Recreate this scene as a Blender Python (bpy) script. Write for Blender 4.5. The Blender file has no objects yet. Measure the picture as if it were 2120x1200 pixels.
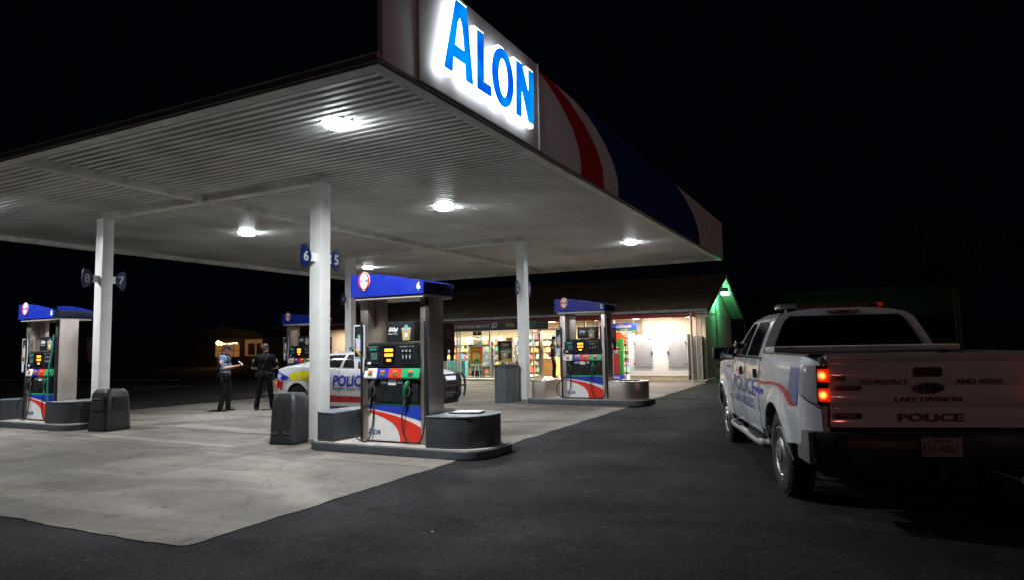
import bpy, bmesh, math, random
from mathutils import Vector, Matrix, noise as mnoise
R_ = math.radians
random.seed(7)
SC = bpy.context.scene
COL = SC.collection
# ------------------------------------------------------------------ camera
CH, CF = 1.65, 1393.76
yaw, pit, rol = 0.475089837, 0.0837272203, -0.0189932318
_f = Vector((math.cos(yaw)*math.cos(pit), math.sin(yaw)*math.cos(pit), math.sin(pit)))
_r = _f.cross(Vector((0, 0, 1))).normalized(); _u = _r.cross(_f)
_c, _s = math.cos(rol), math.sin(rol)
_r2 = _c*_r + _s*_u; _u2 = -_s*_r + _c*_u
cam = bpy.data.cameras.new('camera'); co = bpy.data.objects.new('camera', cam); COL.objects.link(co)
m = Matrix.Identity(4)
for i in range(3):
    m[i][0] = _r2[i]; m[i][1] = _u2[i]; m[i][2] = -_f[i]
m[0][3], m[1][3], m[2][3] = 0, 0, CH
co.matrix_world = m
cam.sensor_width = 36; cam.lens = CF/2120*36; cam.clip_end = 2000; cam.clip_start = .05
SC.camera = co
# ------------------------------------------------------------------ world: night sky
w = bpy.data.worlds.new('World'); SC.world = w; w.use_nodes = True
bg = w.node_tree.nodes['Background']
bg.inputs[0].default_value = (.28, .5, 1, 1); bg.inputs[1].default_value = .0013
SC.view_settings.view_transform = 'Standard'; SC.view_settings.look = 'None'
SC.view_settings.exposure = .14; SC.view_settings.gamma = 1
SC.cycles.use_denoising = True
SC.cycles.max_bounces = 7; SC.cycles.sample_clamp_indirect = 4
SC.cycles.caustics_reflective = False; SC.cycles.caustics_refractive = False
# weak pinkish street glow from behind the camera (sodium lit town), the one sun lamp
sd = bpy.data.lights.new('street_glow', 'SUN'); sd.energy = .125; sd.angle = R_(12); sd.color = (1, .66, .62)
so = bpy.data.objects.new('street_glow', sd); COL.objects.link(so)
so.rotation_euler = Vector((.28, .90, -.30)).to_track_quat('-Z', 'Y').to_euler()
SL = .008
def g(X): return SL*(X-10)

# ------------------------------------------------------------------ materials
MATS = {}
def mat(name, col, rough=.6, metal=0, var=.12, scale=8, bump=0, bscale=60, coat=0, emit=None, es=0, spec=.5, det=5):
    if name in MATS: return MATS[name]
    M = bpy.data.materials.new(name); M.use_nodes = True; nt = M.node_tree; N = nt.nodes; Lk = nt.links
    b = N['Principled BSDF']
    b.inputs['Roughness'].default_value = rough; b.inputs['Metallic'].default_value = metal
    b.inputs['Specular IOR Level'].default_value = spec
    if coat: b.inputs['Coat Weight'].default_value = coat; b.inputs['Coat Roughness'].default_value = .06
    c4 = (*col, 1)
    tc = N.new('ShaderNodeTexCoord')
    if var:
        nz = N.new('ShaderNodeTexNoise'); nz.inputs['Scale'].default_value = scale; nz.inputs['Detail'].default_value = det
        Lk.new(tc.outputs['Object'], nz.inputs['Vector'])
        mr = N.new('ShaderNodeMapRange'); mr.inputs[1].default_value = .3; mr.inputs[2].default_value = .7
        mr.inputs[3].default_value = 1-var; mr.inputs[4].default_value = 1+var*.5
        Lk.new(nz.outputs[0], mr.inputs[0])
        vm = N.new('ShaderNodeVectorMath'); vm.operation = 'SCALE'; vm.inputs[0].default_value = col
        Lk.new(mr.outputs[0], vm.inputs['Scale']); Lk.new(vm.outputs[0], b.inputs['Base Color'])
        m2 = N.new('ShaderNodeMapRange'); m2.inputs[1].default_value = .3; m2.inputs[2].default_value = .7
        m2.inputs[3].default_value = max(.03, rough-.12); m2.inputs[4].default_value = min(1, rough+.12)
        Lk.new(nz.outputs[0], m2.inputs[0]); Lk.new(m2.outputs[0], b.inputs['Roughness'])
    else: b.inputs['Base Color'].default_value = c4
    if bump:
        n2 = N.new('ShaderNodeTexNoise'); n2.inputs['Scale'].default_value = bscale; n2.inputs['Detail'].default_value = 4
        Lk.new(tc.outputs['Object'], n2.inputs['Vector'])
        bp = N.new('ShaderNodeBump'); bp.inputs['Strength'].default_value = bump; bp.inputs['Distance'].default_value = .02
        Lk.new(n2.outputs[0], bp.inputs['Height']); Lk.new(bp.outputs[0], b.inputs['Normal'])
    if emit:
        b.inputs['Emission Color'].default_value = (*emit, 1); b.inputs['Emission Strength'].default_value = es
    MATS[name] = M
    return M
def glassmat(name, tint=(.9, .95, .95), refl=.09):
    if name in MATS: return MATS[name]
    M = bpy.data.materials.new(name); M.use_nodes = True; nt = M.node_tree; nt.nodes.clear()
    o = nt.nodes.new('ShaderNodeOutputMaterial'); mx = nt.nodes.new('ShaderNodeMixShader'); mx.inputs[0].default_value = refl
    t = nt.nodes.new('ShaderNodeBsdfTransparent'); t.inputs[0].default_value = (*tint, 1)
    gl = nt.nodes.new('ShaderNodeBsdfGlossy'); gl.inputs['Roughness'].default_value = .03
    nt.links.new(t.outputs[0], mx.inputs[1]); nt.links.new(gl.outputs[0], mx.inputs[2]); nt.links.new(mx.outputs[0], o.inputs[0])
    MATS[name] = M; return M
def steelmat(name, col=(.42, .37, .34), rough=.3, vert=True):
    if name in MATS: return MATS[name]
    M = mat(name, col, rough, 1, var=.025, scale=1.5)
    nt = M.node_tree; N = nt.nodes; Lk = nt.links
    tc = N.new('ShaderNodeTexCoord'); mp = N.new('ShaderNodeMapping'); mp.inputs['Scale'].default_value = (300, 300, 4) if vert else (4, 4, 300)
    nz = N.new('ShaderNodeTexNoise'); nz.inputs['Scale'].default_value = 1; nz.inputs['Detail'].default_value = 2
    Lk.new(tc.outputs['Object'], mp.inputs[0]); Lk.new(mp.outputs[0], nz.inputs['Vector'])
    bp = N.new('ShaderNodeBump'); bp.inputs['Strength'].default_value = .25; bp.inputs['Distance'].default_value = .002
    Lk.new(nz.outputs[0], bp.inputs['Height']); Lk.new(bp.outputs[0], N['Principled BSDF'].inputs['Normal'])
    return M

def groundmat(name, c0, c1, stain, grain, rough, cracks=False, flecks=False):
    """large blotches + stains + fine aggregate + optional cracks and joints, all from world-scale object coords"""
    M = bpy.data.materials.new(name); M.use_nodes = True; nt = M.node_tree; N = nt.nodes; Lk = nt.links; b = N['Principled BSDF']
    tc = N.new('ShaderNodeTexCoord')
    def nz(sc, det, dist=0, vec=None):
        n = N.new('ShaderNodeTexNoise'); n.inputs['Scale'].default_value = sc; n.inputs['Detail'].default_value = det; n.inputs['Distortion'].default_value = dist
        Lk.new(vec or tc.outputs['Object'], n.inputs['Vector']); return n.outputs[0]
    def mr(v, a, bb, c, d):
        n = N.new('ShaderNodeMapRange'); n.inputs[1].default_value = a; n.inputs[2].default_value = bb; n.inputs[3].default_value = c; n.inputs[4].default_value = d
        Lk.new(v, n.inputs[0]); return n.outputs[0]
    def mul(a, bb):
        n = N.new('ShaderNodeMath'); n.operation = 'MULTIPLY'; Lk.new(a, n.inputs[0]); Lk.new(bb, n.inputs[1]); return n.outputs[0]
    mp = N.new('ShaderNodeMapping'); mp.inputs['Scale'].default_value = (.9, .28, 1); Lk.new(tc.outputs['Object'], mp.inputs[0])
    big = mr(nz(.45, 6, .6), .35, .68, 0, 1)
    mix = N.new('ShaderNodeMix'); mix.data_type = 'RGBA'; Lk.new(big, mix.inputs[0])
    mix.inputs[6].default_value = (*c0, 1); mix.inputs[7].default_value = (*c1, 1)
    f = mr(nz(1.1, 7, 1.2, mp.outputs[0]), .42, .62, 1-stain, 1)
    f = mul(f, mr(nz(5, 6, .4), .3, .7, 1-stain*.35, 1.08))
    f = mul(f, mr(nz(190, 2), .3, .7, 1-grain, 1+grain))
    f = mul(f, mr(nz(38, 4), .32, .68, 1-grain*.8, 1+grain*.9)); f = mul(f, mr(nz(14, 3), .3, .7, 1-grain*.4, 1+grain*.4))
    sp = mr(nz(9, 2), .69, .74, 1, .5); f = mul(f, sp)
    if flecks:
        f = mul(f, mr(nz(70, 2), .66, .72, 1, 3.2)); f = mul(f, mr(nz(28, 1), .70, .74, 1, 2.2)); f = mul(f, mr(nz(2.2, 7, 1.5), .55, .75, 1, 1.5))
    if cracks:
        f = mul(f, mr(nz(2.1, 5, .8), .62, .69, 1, .68)); f = mul(f, mr(nz(.9, 4, .4), .60, .72, 1, .74))
        v = N.new('ShaderNodeTexVoronoi'); v.feature = 'DISTANCE_TO_EDGE'; v.inputs['Scale'].default_value = .22
        vn = N.new('ShaderNodeTexNoise'); vn.inputs['Scale'].default_value = 1.3; vn.inputs['Detail'].default_value = 6
        Lk.new(tc.outputs['Object'], vn.inputs['Vector'])
        va = N.new('ShaderNodeMixRGB'); va.blend_type = 'ADD'; va.inputs[0].default_value = 1.1
        Lk.new(tc.outputs['Object'], va.inputs[1]); Lk.new(vn.outputs[1], va.inputs[2]); Lk.new(va.outputs[0], v.inputs['Vector'])
        f = mul(f, mr(v.outputs[0], .0, .006, .72, 1))
    vm = N.new('ShaderNodeVectorMath'); vm.operation = 'SCALE'; Lk.new(mix.outputs[2], vm.inputs[0]); Lk.new(f, vm.inputs['Scale'])
    Lk.new(vm.outputs[0], b.inputs['Base Color'])
    Lk.new(mr(nz(.8, 5), .3, .7, rough-.12, rough+.1), b.inputs['Roughness']); b.inputs['Specular IOR Level'].default_value = .12 if flecks else .3
    bp = N.new('ShaderNodeBump'); bp.inputs['Strength'].default_value = .5 if grain > .2 else .25; bp.inputs['Distance'].default_value = .012
    Lk.new(nz(120 if grain > .2 else 60, 3), bp.inputs['Height']); Lk.new(bp.outputs[0], b.inputs['Normal'])
    MATS[name] = M; return M
def emis(name, col, s):
    if name in MATS: return MATS[name]
    M = bpy.data.materials.new(name); M.use_nodes = True; nt = M.node_tree; nt.nodes.clear()
    o = nt.nodes.new('ShaderNodeOutputMaterial'); e = nt.nodes.new('ShaderNodeEmission')
    e.inputs[0].default_value = (*col, 1); e.inputs[1].default_value = s; nt.links.new(e.outputs[0], o.inputs[0]); MATS[name] = M; return M
def lampmat(name, hot, col, s0, s1, rad):
    """lit tail lamp lens: bulb glow strongest at the object's own centre"""
    if name in MATS: return MATS[name]
    M = bpy.data.materials.new(name); M.use_nodes = True; nt = M.node_tree; nt.nodes.clear(); N = nt.nodes; Lk = nt.links
    o = N.new('ShaderNodeOutputMaterial'); e = N.new('ShaderNodeEmission'); tc = N.new('ShaderNodeTexCoord')
    ln = N.new('ShaderNodeVectorMath'); ln.operation = 'LENGTH'; Lk.new(tc.outputs['Object'], ln.inputs[0])
    mr = N.new('ShaderNodeMapRange'); mr.inputs[1].default_value = 0; mr.inputs[2].default_value = rad; mr.inputs[3].default_value = 1; mr.inputs[4].default_value = 0
    mr.interpolation_type = 'SMOOTHSTEP'; Lk.new(ln.outputs['Value'], mr.inputs[0])
    mx = N.new('ShaderNodeMix'); mx.data_type = 'RGBA'; Lk.new(mr.outputs[0], mx.inputs[0]); mx.inputs[6].default_value = (*col, 1); mx.inputs[7].default_value = (*hot, 1)
    m2 = N.new('ShaderNodeMapRange'); m2.inputs[3].default_value = s1; m2.inputs[4].default_value = s0; Lk.new(mr.outputs[0], m2.inputs[0])
    Lk.new(mx.outputs[2], e.inputs[0]); Lk.new(m2.outputs[0], e.inputs[1])
    gl = N.new('ShaderNodeBsdfGlossy'); gl.inputs['Roughness'].default_value = .1; gl.inputs[0].default_value = (.05, .05, .05, 1)
    ad = N.new('ShaderNodeAddShader'); Lk.new(e.outputs[0], ad.inputs[0]); Lk.new(gl.outputs[0], ad.inputs[1]); Lk.new(ad.outputs[0], o.inputs[0])
    MATS[name] = M; return M

WHITE = mat('white_enamel', (.86, .86, .84), .38, var=.08, scale=3, bump=.03)
DIRTYWHITE = mat('canopy_white', (.66, .65, .62), .55, var=.34, scale=2.6, det=8)
DECK = mat('ribbed_deck', (.66, .66, .64), .45, var=.3, scale=.7, det=9)
FASCIA = mat('fascia_white', (.68, .66, .66), .42, var=.07, scale=2)
FRED = mat('fascia_red', (.50, .02, .03), .4, var=.08); FBLUE = mat('fascia_blue', (.014, .035, .17), .4, var=.08)
BLUE = mat('pump_blue', (.010, .024, .27), .35, var=.06, scale=5, coat=.3)
RED = mat('print_red', (.75, .035, .02), .4, var=.05); GREEN = mat('print_green', (.02, .38, .14), .4, var=.05)
NAVY = mat('print_navy', (.015, .03, .17), .4, var=.05); PWHITE = mat('print_white', (.78, .78, .78), .4, var=.03)
PLBLUE = mat('print_blue', (.02, .05, .42), .35, var=.04); YEL = mat('print_yellow', (.85, .68, .03), .45, var=.05)
ORANGE = mat('print_orange', (.8, .22, .02), .5, var=.1); MAROON = mat('print_maroon', (.09, .02, .03), .5, var=.2)
BLACK = mat('black_plastic', (.018, .019, .021), .42, var=.2, scale=12, bump=.05, bscale=200)
DKGREY = mat('charcoal_paint', (.042, .048, .055), .5, var=.22, scale=3, bump=.06, bscale=90)
GREYP = mat('grey_plastic', (.12, .12, .12), .5, var=.2)
RUB = mat('rubber', (.016, .016, .016), .7, var=.2, bump=.1)
STEEL = steelmat('brushed_steel', (.66, .58, .52), .42); STEELL = steelmat('brushed_steel_light', (.6, .58, .56), .34)
CHROME = mat('chrome', (.7, .7, .7), .12, 1, var=.1)
ALU = mat('aluminium', (.55, .55, .54), .4, 1, var=.2)
CARW = mat('car_white', (.62, .63, .66), .3, var=.03, scale=2, coat=1)
DGLASS = mat('tinted_glass', (.006, .007, .008), .06, var=0, spec=.6)
CHAS = mat('chassis_black', (.008, .008, .008), .8, var=.2)
AMB = emis('screen_amber', (1, .36, .04), 2.6); TEAL = emis('screen_teal', (.05, .55, .5), .5)
SKIN = mat('skin', (.42, .22, .15), .5, var=.08, scale=20); HAIR = mat('hair_brown', (.06, .03, .015), .6, var=.3, scale=60, bump=.4)
BOOT = mat('boot_leather', (.01, .01, .01), .35, var=.2)

# ------------------------------------------------------------------ mesh helpers
class MB:
    def __init__(s): s.bm = bmesh.new(); s.X = Matrix.Identity(4)
    def _t(s, vs):
        return [s.bm.verts.new(s.X @ Vector(v)) for v in vs]
    def face(s, vs):
        try: return s.bm.faces.new(vs)
        except ValueError: return None
    def poly(s, pts): s.face(s._t(pts)); return s
    def box(s, a, b, rz=0, c=None):
        x0, y0, z0 = a; x1, y1, z1 = b
        P = [(x0, y0, z0), (x1, y0, z0), (x1, y1, z0), (x0, y1, z0), (x0, y0, z1), (x1, y0, z1), (x1, y1, z1), (x0, y1, z1)]
        if rz:
            cx, cy = (x0+x1)/2, (y0+y1)/2; cc, ss = math.cos(rz), math.sin(rz)
            P = [(cx+(x-cx)*cc-(y-cy)*ss, cy+(x-cx)*ss+(y-cy)*cc, z) for x, y, z in P]
        v = s._t(P)
        for f in ((0, 3, 2, 1), (4, 5, 6, 7), (0, 1, 5, 4), (1, 2, 6, 5), (2, 3, 7, 6), (3, 0, 4, 7)): s.face([v[i] for i in f])
        return s
    def cyl(s, p0, p1, r0, r1=None, n=16, caps=True):
        r1 = r0 if r1 is None else r1; p0 = Vector(p0); p1 = Vector(p1); d = (p1-p0).normalized()
        a = d.orthogonal().normalized(); b = d.cross(a)
        A = s._t([p0+(a*math.cos(t)+b*math.sin(t))*r0 for t in [2*math.pi*i/n for i in range(n)]])
        B = s._t([p1+(a*math.cos(t)+b*math.sin(t))*r1 for t in [2*math.pi*i/n for i in range(n)]])
        for i in range(n): s.face([A[i], A[(i+1) % n], B[(i+1) % n], B[i]])
        if caps: s.face(A[::-1]); s.face(B)
        return s
    def tube(s, pts, r, n=8, sub=6):
        P = [Vector(p) for p in pts]
        if sub > 1 and len(P) > 2:
            Q = []
            for i in range(len(P)-1):
                a = P[max(i-1, 0)]; b = P[i]; c = P[i+1]; d = P[min(i+2, len(P)-1)]
                for k in range(sub):
                    t = k/sub
                    Q.append(.5*((2*b)+(c-a)*t+(2*a-5*b+4*c-d)*t*t+(3*b-a-3*c+d)*t**3))
            Q.append(P[-1]); P = Q
        prev = None; nrm = None
        for i, p in enumerate(P):
            d = (P[min(i+1, len(P)-1)]-P[max(i-1, 0)]).normalized()
            if nrm is None: nrm = d.orthogonal().normalized()
            else: nrm = (nrm-d*nrm.dot(d)).normalized()
            b = d.cross(nrm); rr = r[min(i, len(r)-1)] if isinstance(r, (list, tuple)) else r
            ring = s._t([p+(nrm*math.cos(2*math.pi*k/n)+b*math.sin(2*math.pi*k/n))*rr for k in range(n)])
            if prev:
                for k in range(n): s.face([prev[k], prev[(k+1) % n], ring[(k+1) % n], ring[k]])
            else: s.face(ring[::-1])
            prev = ring
        s.face(prev); return s
    def prism(s, pts, ax, a, b):
        """polygon pts (p,q) extruded along axis ax from a to b; (p,q) are the other two axes in order"""
        def P(p, q, t): return {'x': (t, p, q), 'y': (p, t, q), 'z': (p, q, t)}[ax]
        A = s._t([P(p, q, a) for p, q in pts]); B = s._t([P(p, q, b) for p, q in pts]); n = len(pts)
        s.face(A[::-1]); s.face(B)
        for i in range(n): s.face([A[i], A[(i+1) % n], B[(i+1) % n], B[i]])
        return s
    def lathe(s, prof, ax='z', n=32, cx=(0, 0, 0)):
        rings = []
        for r, h in prof:
            ring = []
            for k in range(n):
                t = 2*math.pi*k/n; c_, s_ = math.cos(t)*r, math.sin(t)*r
                p = {'z': (c_, s_, h), 'y': (c_, h, s_), 'x': (h, c_, s_)}[ax]
                ring.append((p[0]+cx[0], p[1]+cx[1], p[2]+cx[2]))
            rings.append(s._t(ring))
        for a, b in zip(rings, rings[1:]):
            for k in range(n): s.face([a[k], a[(k+1) % n], b[(k+1) % n], b[k]])
        s.face(rings[0][::-1]); s.face(rings[-1]); return s
    def grid(s, rows):
        V = [s._t(r) for r in rows]
        for a, b in zip(V, V[1:]):
            for k in range(len(a)-1): s.face([a[k], a[k+1], b[k+1], b[k]])
        return s
    def sph(s, c, r, sx=1, sy=1, sz=1, n=12):
        M = Matrix.Translation(s.X @ Vector(c)) @ s.X.to_3x3().to_4x4() @ Matrix.Diagonal((r*sx, r*sy, r*sz, 1))
        bmesh.ops.create_uvsphere(s.bm, u_segments=n, v_segments=max(6, n*2//3), radius=1, matrix=M); return s
    def mesh(s, name, bevel=0, seg=2, ang=35, merge=False, tri=False):
        bm = s.bm
        if merge: bmesh.ops.remove_doubles(bm, verts=bm.verts, dist=1e-4)
        bmesh.ops.recalc_face_normals(bm, faces=bm.faces)
        if bevel:
            ed = [e for e in bm.edges if len(e.link_faces) == 2 and e.calc_face_angle(0) > R_(30)]
            bmesh.ops.bevel(bm, geom=ed, offset=bevel, segments=seg, profile=.7, affect='EDGES', clamp_overlap=True)
        for f in bm.faces: f.smooth = True
        me = bpy.data.meshes.new(name); bm.to_mesh(me); bm.free()
        me.set_sharp_from_angle(angle=R_(ang)); return me
    def build(s, name, m, parent=None, bevel=0, seg=2, ang=35, merge=False, loc=None):
        me = s.mesh(name, bevel, seg, ang, merge); me.materials.append(m)
        return link(name, me, parent, loc)
def link(name, data, parent=None, loc=None):
    o = bpy.data.objects.new(name, data); COL.objects.link(o)
    if parent: o.parent = parent
    if loc: o.location = loc
    return o
def B(name, a, b, m, parent=None, bevel=.004, **k): return MB().box(a, b).build(name, m, parent, bevel, **k)
def tag(o, label, cat=None, group=None, kind=None):
    if label: o['label'] = label
    if cat: o['category'] = cat
    if group: o['group'] = group
    if kind: o['kind'] = kind
    return o
def thing(name, label, cat, loc=(0, 0, 0), rz=0, group=None, sc=1):
    o = bpy.data.objects.new(name, None); COL.objects.link(o); o.location = loc; o.rotation_euler = (0, 0, rz); o.scale = (sc,)*3
    return tag(o, label, cat, group)
def dup(root, loc, rz=None, label=None, skip=()):
    r = root.copy(); COL.objects.link(r); r.location = loc
    if rz is not None: r.rotation_euler = (0, 0, rz)
    if label: r['label'] = label
    for ch in list(root.children):
        if ch.name.split('.')[0] in skip: continue
        c = ch.copy(); COL.objects.link(c); c.parent = r
        for k in ch.children:
            d = k.copy(); COL.objects.link(d); d.parent = c
    return r
def struct(name, mb, m, **k): return tag(mb.build(name, m, **k), None, kind='structure')

def curve_mesh(cu):
    o = bpy.data.objects.new('tmp', cu); COL.objects.link(o)
    dg = bpy.context.evaluated_depsgraph_get(); dg.update()
    me = bpy.data.meshes.new_from_object(o.evaluated_get(dg)); bpy.data.objects.remove(o); bpy.data.curves.remove(cu); return me
def flat(paths, depth=.004, offset=0):
    cu = bpy.data.curves.new('c', 'CURVE'); cu.dimensions = '2D'; cu.fill_mode = 'BOTH'; cu.extrude = depth/2; cu.offset = offset
    for pts in paths:
        sp = cu.splines.new('POLY'); sp.points.add(len(pts)-1); sp.use_cyclic_u = True
        for i, p in enumerate(pts): sp.points[i].co = (p[0], p[1], 0, 1)
    return curve_mesh(cu)
def textmesh(s, size=1, depth=.004, bold=0, shear=0, width=None, height=None, align='CENTER', spacing=1):
    cu = bpy.data.curves.new('t', 'FONT'); cu.body = s; cu.size = size; cu.extrude = depth/2; cu.offset = bold; cu.shear = shear
    cu.align_x = 'LEFT'; cu.space_character = spacing; cu.resolution_u = 3
    me = curve_mesh(cu)
    xs = [v.co.x for v in me.vertices]; ys = [v.co.y for v in me.vertices]
    if not xs: return me
    x0, x1, y0, y1 = min(xs), max(xs), min(ys), max(ys)
    kx = width/(x1-x0) if width else 1; ky = height/(y1-y0) if height else (kx if width else 1)
    if height and not width: kx = ky
    ax = {'CENTER': (x0+x1)/2, 'LEFT': x0, 'RIGHT': x1}[align]
    for v in me.vertices: v.co.x = (v.co.x-ax)*kx; v.co.y = (v.co.y-(y0+y1)/2)*ky
    return me
def put(me, name, m, parent, origin, right, up=(0, 0, 1)):
    """place a flat xy mesh so that x->right, y->up, z->outward normal"""
    r = Vector(right).normalized(); u = Vector(up).normalized(); n = r.cross(u)
    M = Matrix(((r.x, u.x, n.x, origin[0]), (r.y, u.y, n.y, origin[1]), (r.z, u.z, n.z, origin[2]), (0, 0, 0, 1)))
    me.transform(M); me.materials.clear(); me.materials.append(m)
    me.name = name
    return link(name, me, parent)
def text(s, name, m, parent, origin, right, up=(0, 0, 1), **k): return put(textmesh(s, **k), name, m, parent, origin, right, up)
def lerp(a, b, t): return a+(b-a)*t
def interp(tab, x):
    if x <= tab[0][0]: return tab[0][1]
    for (a, va), (b, vb) in zip(tab, tab[1:]):
        if x <= b:
            t = (x-a)/(b-a); return va+(vb-va)*t
    return tab[-1][1]
def sinterp(tab, x):
    """smooth (catmull) interpolation"""
    n = len(tab)
    if x <= tab[0][0]: return tab[0][1]
    if x >= tab[-1][0]: return tab[-1][1]
    for i in range(n-1):
        if x <= tab[i+1][0]: break
    x0, y0 = tab[i]; x1, y1 = tab[i+1]; h = x1-x0; t = (x-x0)/h
    def sl(j):
        if j <= 0 or j >= n-1: return (tab[min(j+1, n-1)][1]-tab[max(j-1, 0)][1])/(tab[min(j+1, n-1)][0]-tab[max(j-1, 0)][0])
        a = (tab[j][1]-tab[j-1][1])/(tab[j][0]-tab[j-1][0]); b = (tab[j+1][1]-tab[j][1])/(tab[j+1][0]-tab[j][0])
        return 0 if a*b <= 0 else 2*a*b/(a+b)
    m0, m1 = sl(i), sl(i+1)
    return (2*t**3-3*t*t+1)*y0+(t**3-2*t*t+t)*h*m0+(-2*t**3+3*t*t)*y1+(t**3-t*t)*h*m1

# letter shapes of the canopy sign, in metres on the fascia (x along, z up)
LA = [(6.686, 5.05), (6.961, 6.015), (7.213, 6.015), (7.355, 5.05), (7.201, 5.05), (7.185, 5.26), (6.877, 5.26), (6.853, 5.05)]
LAh = [(6.915, 5.41), (6.951, 5.56), (6.99, 5.74), (7.064, 5.846), (7.117, 5.75), (7.15, 5.58), (7.168, 5.41)]
LL = [(7.5, 5.85), (7.65, 5.85), (7.64, 5.185), (7.837, 5.185), (7.845, 5.05), (7.482, 5.05)]
LO = [(8.207+.313*math.cos(t), 5.444+.42*math.sin(t)) for t in [2*math.pi*i/28 for i in range(28)]]
LOi = [(8.215+.155*math.cos(t), 5.444+.288*math.sin(t)) for t in [2*math.pi*i/28 for i in range(28)]]
LN = [(8.649, 5.862), (8.822, 5.862), (9.021, 5.491), (9.05, 5.515), (9.058, 5.87), (9.206, 5.87), (9.178, 5.05), (9.026, 5.05), (8.831, 5.46), (8.791, 5.496), (8.767, 5.046), (8.618, 5.046)]
LETTERS = [('A', [LA, LAh]), ('L', [LL]), ('O', [LO, LOi]), ('N', [LN])]
def alon(width, depth=.003, bold=0):
    k = width/2.56
    return flat([[((x-7.96)*k, (z-5.48)*k) for x, z in p] for _, ps in LETTERS for p in ps], depth, bold)

# ================================================================== GROUND
def ground_sheet(x0, y0, x1, y1, dz, nx=2, ny=2):
    mb = MB(); mb.grid([[(lerp(x0, x1, i/nx), lerp(y0, y1, j/ny), g(lerp(x0, x1, i/nx))+dz) for j in range(ny+1)] for i in range(nx+1)]); return mb
ASPH = groundmat('asphalt', (.018, .0187, .020), (.029, .029, .0305), .35, .5, .85, flecks=True)
CONC = groundmat('concrete', (.185, .162, .138), (.245, .22, .19), .36, .10, .72, cracks=True)
SIDE = groundmat('sidewalk_concrete', (.30, .28, .25), (.36, .34, .31), .3, .10, .75)
DIRT = groundmat('far_ground', (.03, .03, .026), (.05, .045, .04), .4, .3, .9)
struct('ground', ground_sheet(-300, -600, 900, 900, -.02), DIRT)
struct('asphalt_lot', ground_sheet(-30, -40, 60, 60, -.004), ASPH)
# concrete slab with slightly worn, uneven edge
mb = MB(); ed = []
def wob(t, k): return .016*mnoise.noise(Vector((t*19, k, 4)))+.06*mnoise.noise(Vector((t*1.7, k, 0)))+.02*mnoise.noise(Vector((t*6, k+9, 0)))
sx, sy, ex, ey = 4.03, 5.39, 26.9, 19.0
n = 260
for i in range(n): t = lerp(sx, ex, i/n); ed.append((t, sy+wob(t, 1)))
for i in range(20): t = lerp(sy, ey, i/20); ed.append((ex, t))
for i in range(n): t = lerp(ex, sx, i/n); ed.append((t, ey+wob(t, 3)-.12*(t-13)))
for i in range(160): t = lerp(ey+1.1, sy, i/160); ed.append((sx+wob(t, 5)-.02*max(0, t-12), t))
ed[0] = (sx+.06, sy+.03)
mb.poly([(x, y, g(x)+.004) for x, y in ed])
slab = struct('concrete_apron', mb, CONC)
# joints sealed with tar and a few trowelled joints
mb = MB()
for yj in (8.9, 12.3, 15.9): mb.box((4.2, yj-.006, -.001), (26.6, yj+.006, .0015))
for xj in (8.0, 13.2, 18.4, 23.2): mb.box((xj-.006, 5.5, -.001), (xj+.006, 17.5, .0015))
for v in mb.bm.verts: v.co.z += g(v.co.x)+.0055
struct('expansion_joint', mb, mat('joint_tar', (.14, .13, .12), .9))
# paler repair strips trowelled into the slab
mb = MB()
for cx0, cy0, cx1, cy1, wd in ((10.45, 14.0, 10.0, 10.6, .34), (8.62, 15.0, 8.42, 9.9, .16)):
    L, Rt = [], []
    for k in range(41):
        t = k/40; x = lerp(cx0, cx1, t); y = lerp(cy0, cy1, t); a = wd*(.8+.5*mnoise.noise(Vector((t*9, wd*7, 0)))); L.append((x-a, y, g(x)+.0085)); Rt.append((x+a*.9, y, g(x)+.0085))
    mb.grid([L, Rt])
struct('repair_strip', mb, groundmat('strip_concrete', (.27, .245, .205), (.31, .28, .24), .3, .1, .7))
# sidewalk in front of the store with kerb
struct('sidewalk', MB().box((26.95, 5.45, -.1), (29.6, 27.6, .20)), SIDE, bevel=.01)
struct('road', ground_sheet(14, 28, 22, 90, .002), mat('road_asphalt', (.035, .035, .036), .8))
struct('kerb_strip', MB().box((23.4, 34.6, -.1), (23.6, 70, .17), rz=.12), SIDE)
# grass by the store corner
GR = mat('grass_blade', (.035, .09, .015), .6, var=.5, scale=3)
struct('grass_patch', MB().box((26.9, 3.0, 0), (34, 5.3, .17)), mat('soil', (.03, .03, .015), .9))
mb = MB()
for i in range(3800):
    x = random.uniform(26.95, 31.5); y = random.uniform(3.1, 5.28); a = random.uniform(0, 6.28); h = random.uniform(.04, .14)
    dx, dy = math.cos(a)*.012, math.sin(a)*.012; lx, ly = random.uniform(-.04, .04), random.uniform(-.04, .04)
    mb.poly([(x-dx, y-dy, .16), (x+dx, y+dy, .16), (x+lx, y+ly, .17+h)])
tag(mb.build('grass', GR), 'short green grass lit green beside the store corner', 'grass', kind='stuff')

# ================================================================== CANOPY
X0, X1, Y0, Y1, ZC, ZS = 5.70, 26.37, 4.53, 20.56, 4.755, 4.886
can = thing('fuel_canopy', 'large flat white fuel station canopy with ribbed underside and lit sign panel', 'canopy', (0, 0, 0))
# ribbed deck: ribs run along Y
mb = MB(); p = .163; prof = []
x = X0+.12
while x < X1-.12:
    prof += [(x, ZS), (x+.075, ZS), (x+.09, ZS+.038), (x+.148, ZS+.038)]; x += p
prof = [q for q in prof if q[0] <= X1-.1]
mb.grid([[(a, Y0+.1, z) for a, z in prof], [(a, Y1-.1, z) for a, z in prof]])
mb.build('ribbed_deck', DECK, can, ang=20)
B('roof_deck', (X0+.1, Y0+.02, ZS+.05), (X1-.02, Y1-.02, ZS+.06), DIRTYWHITE, can)
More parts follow.
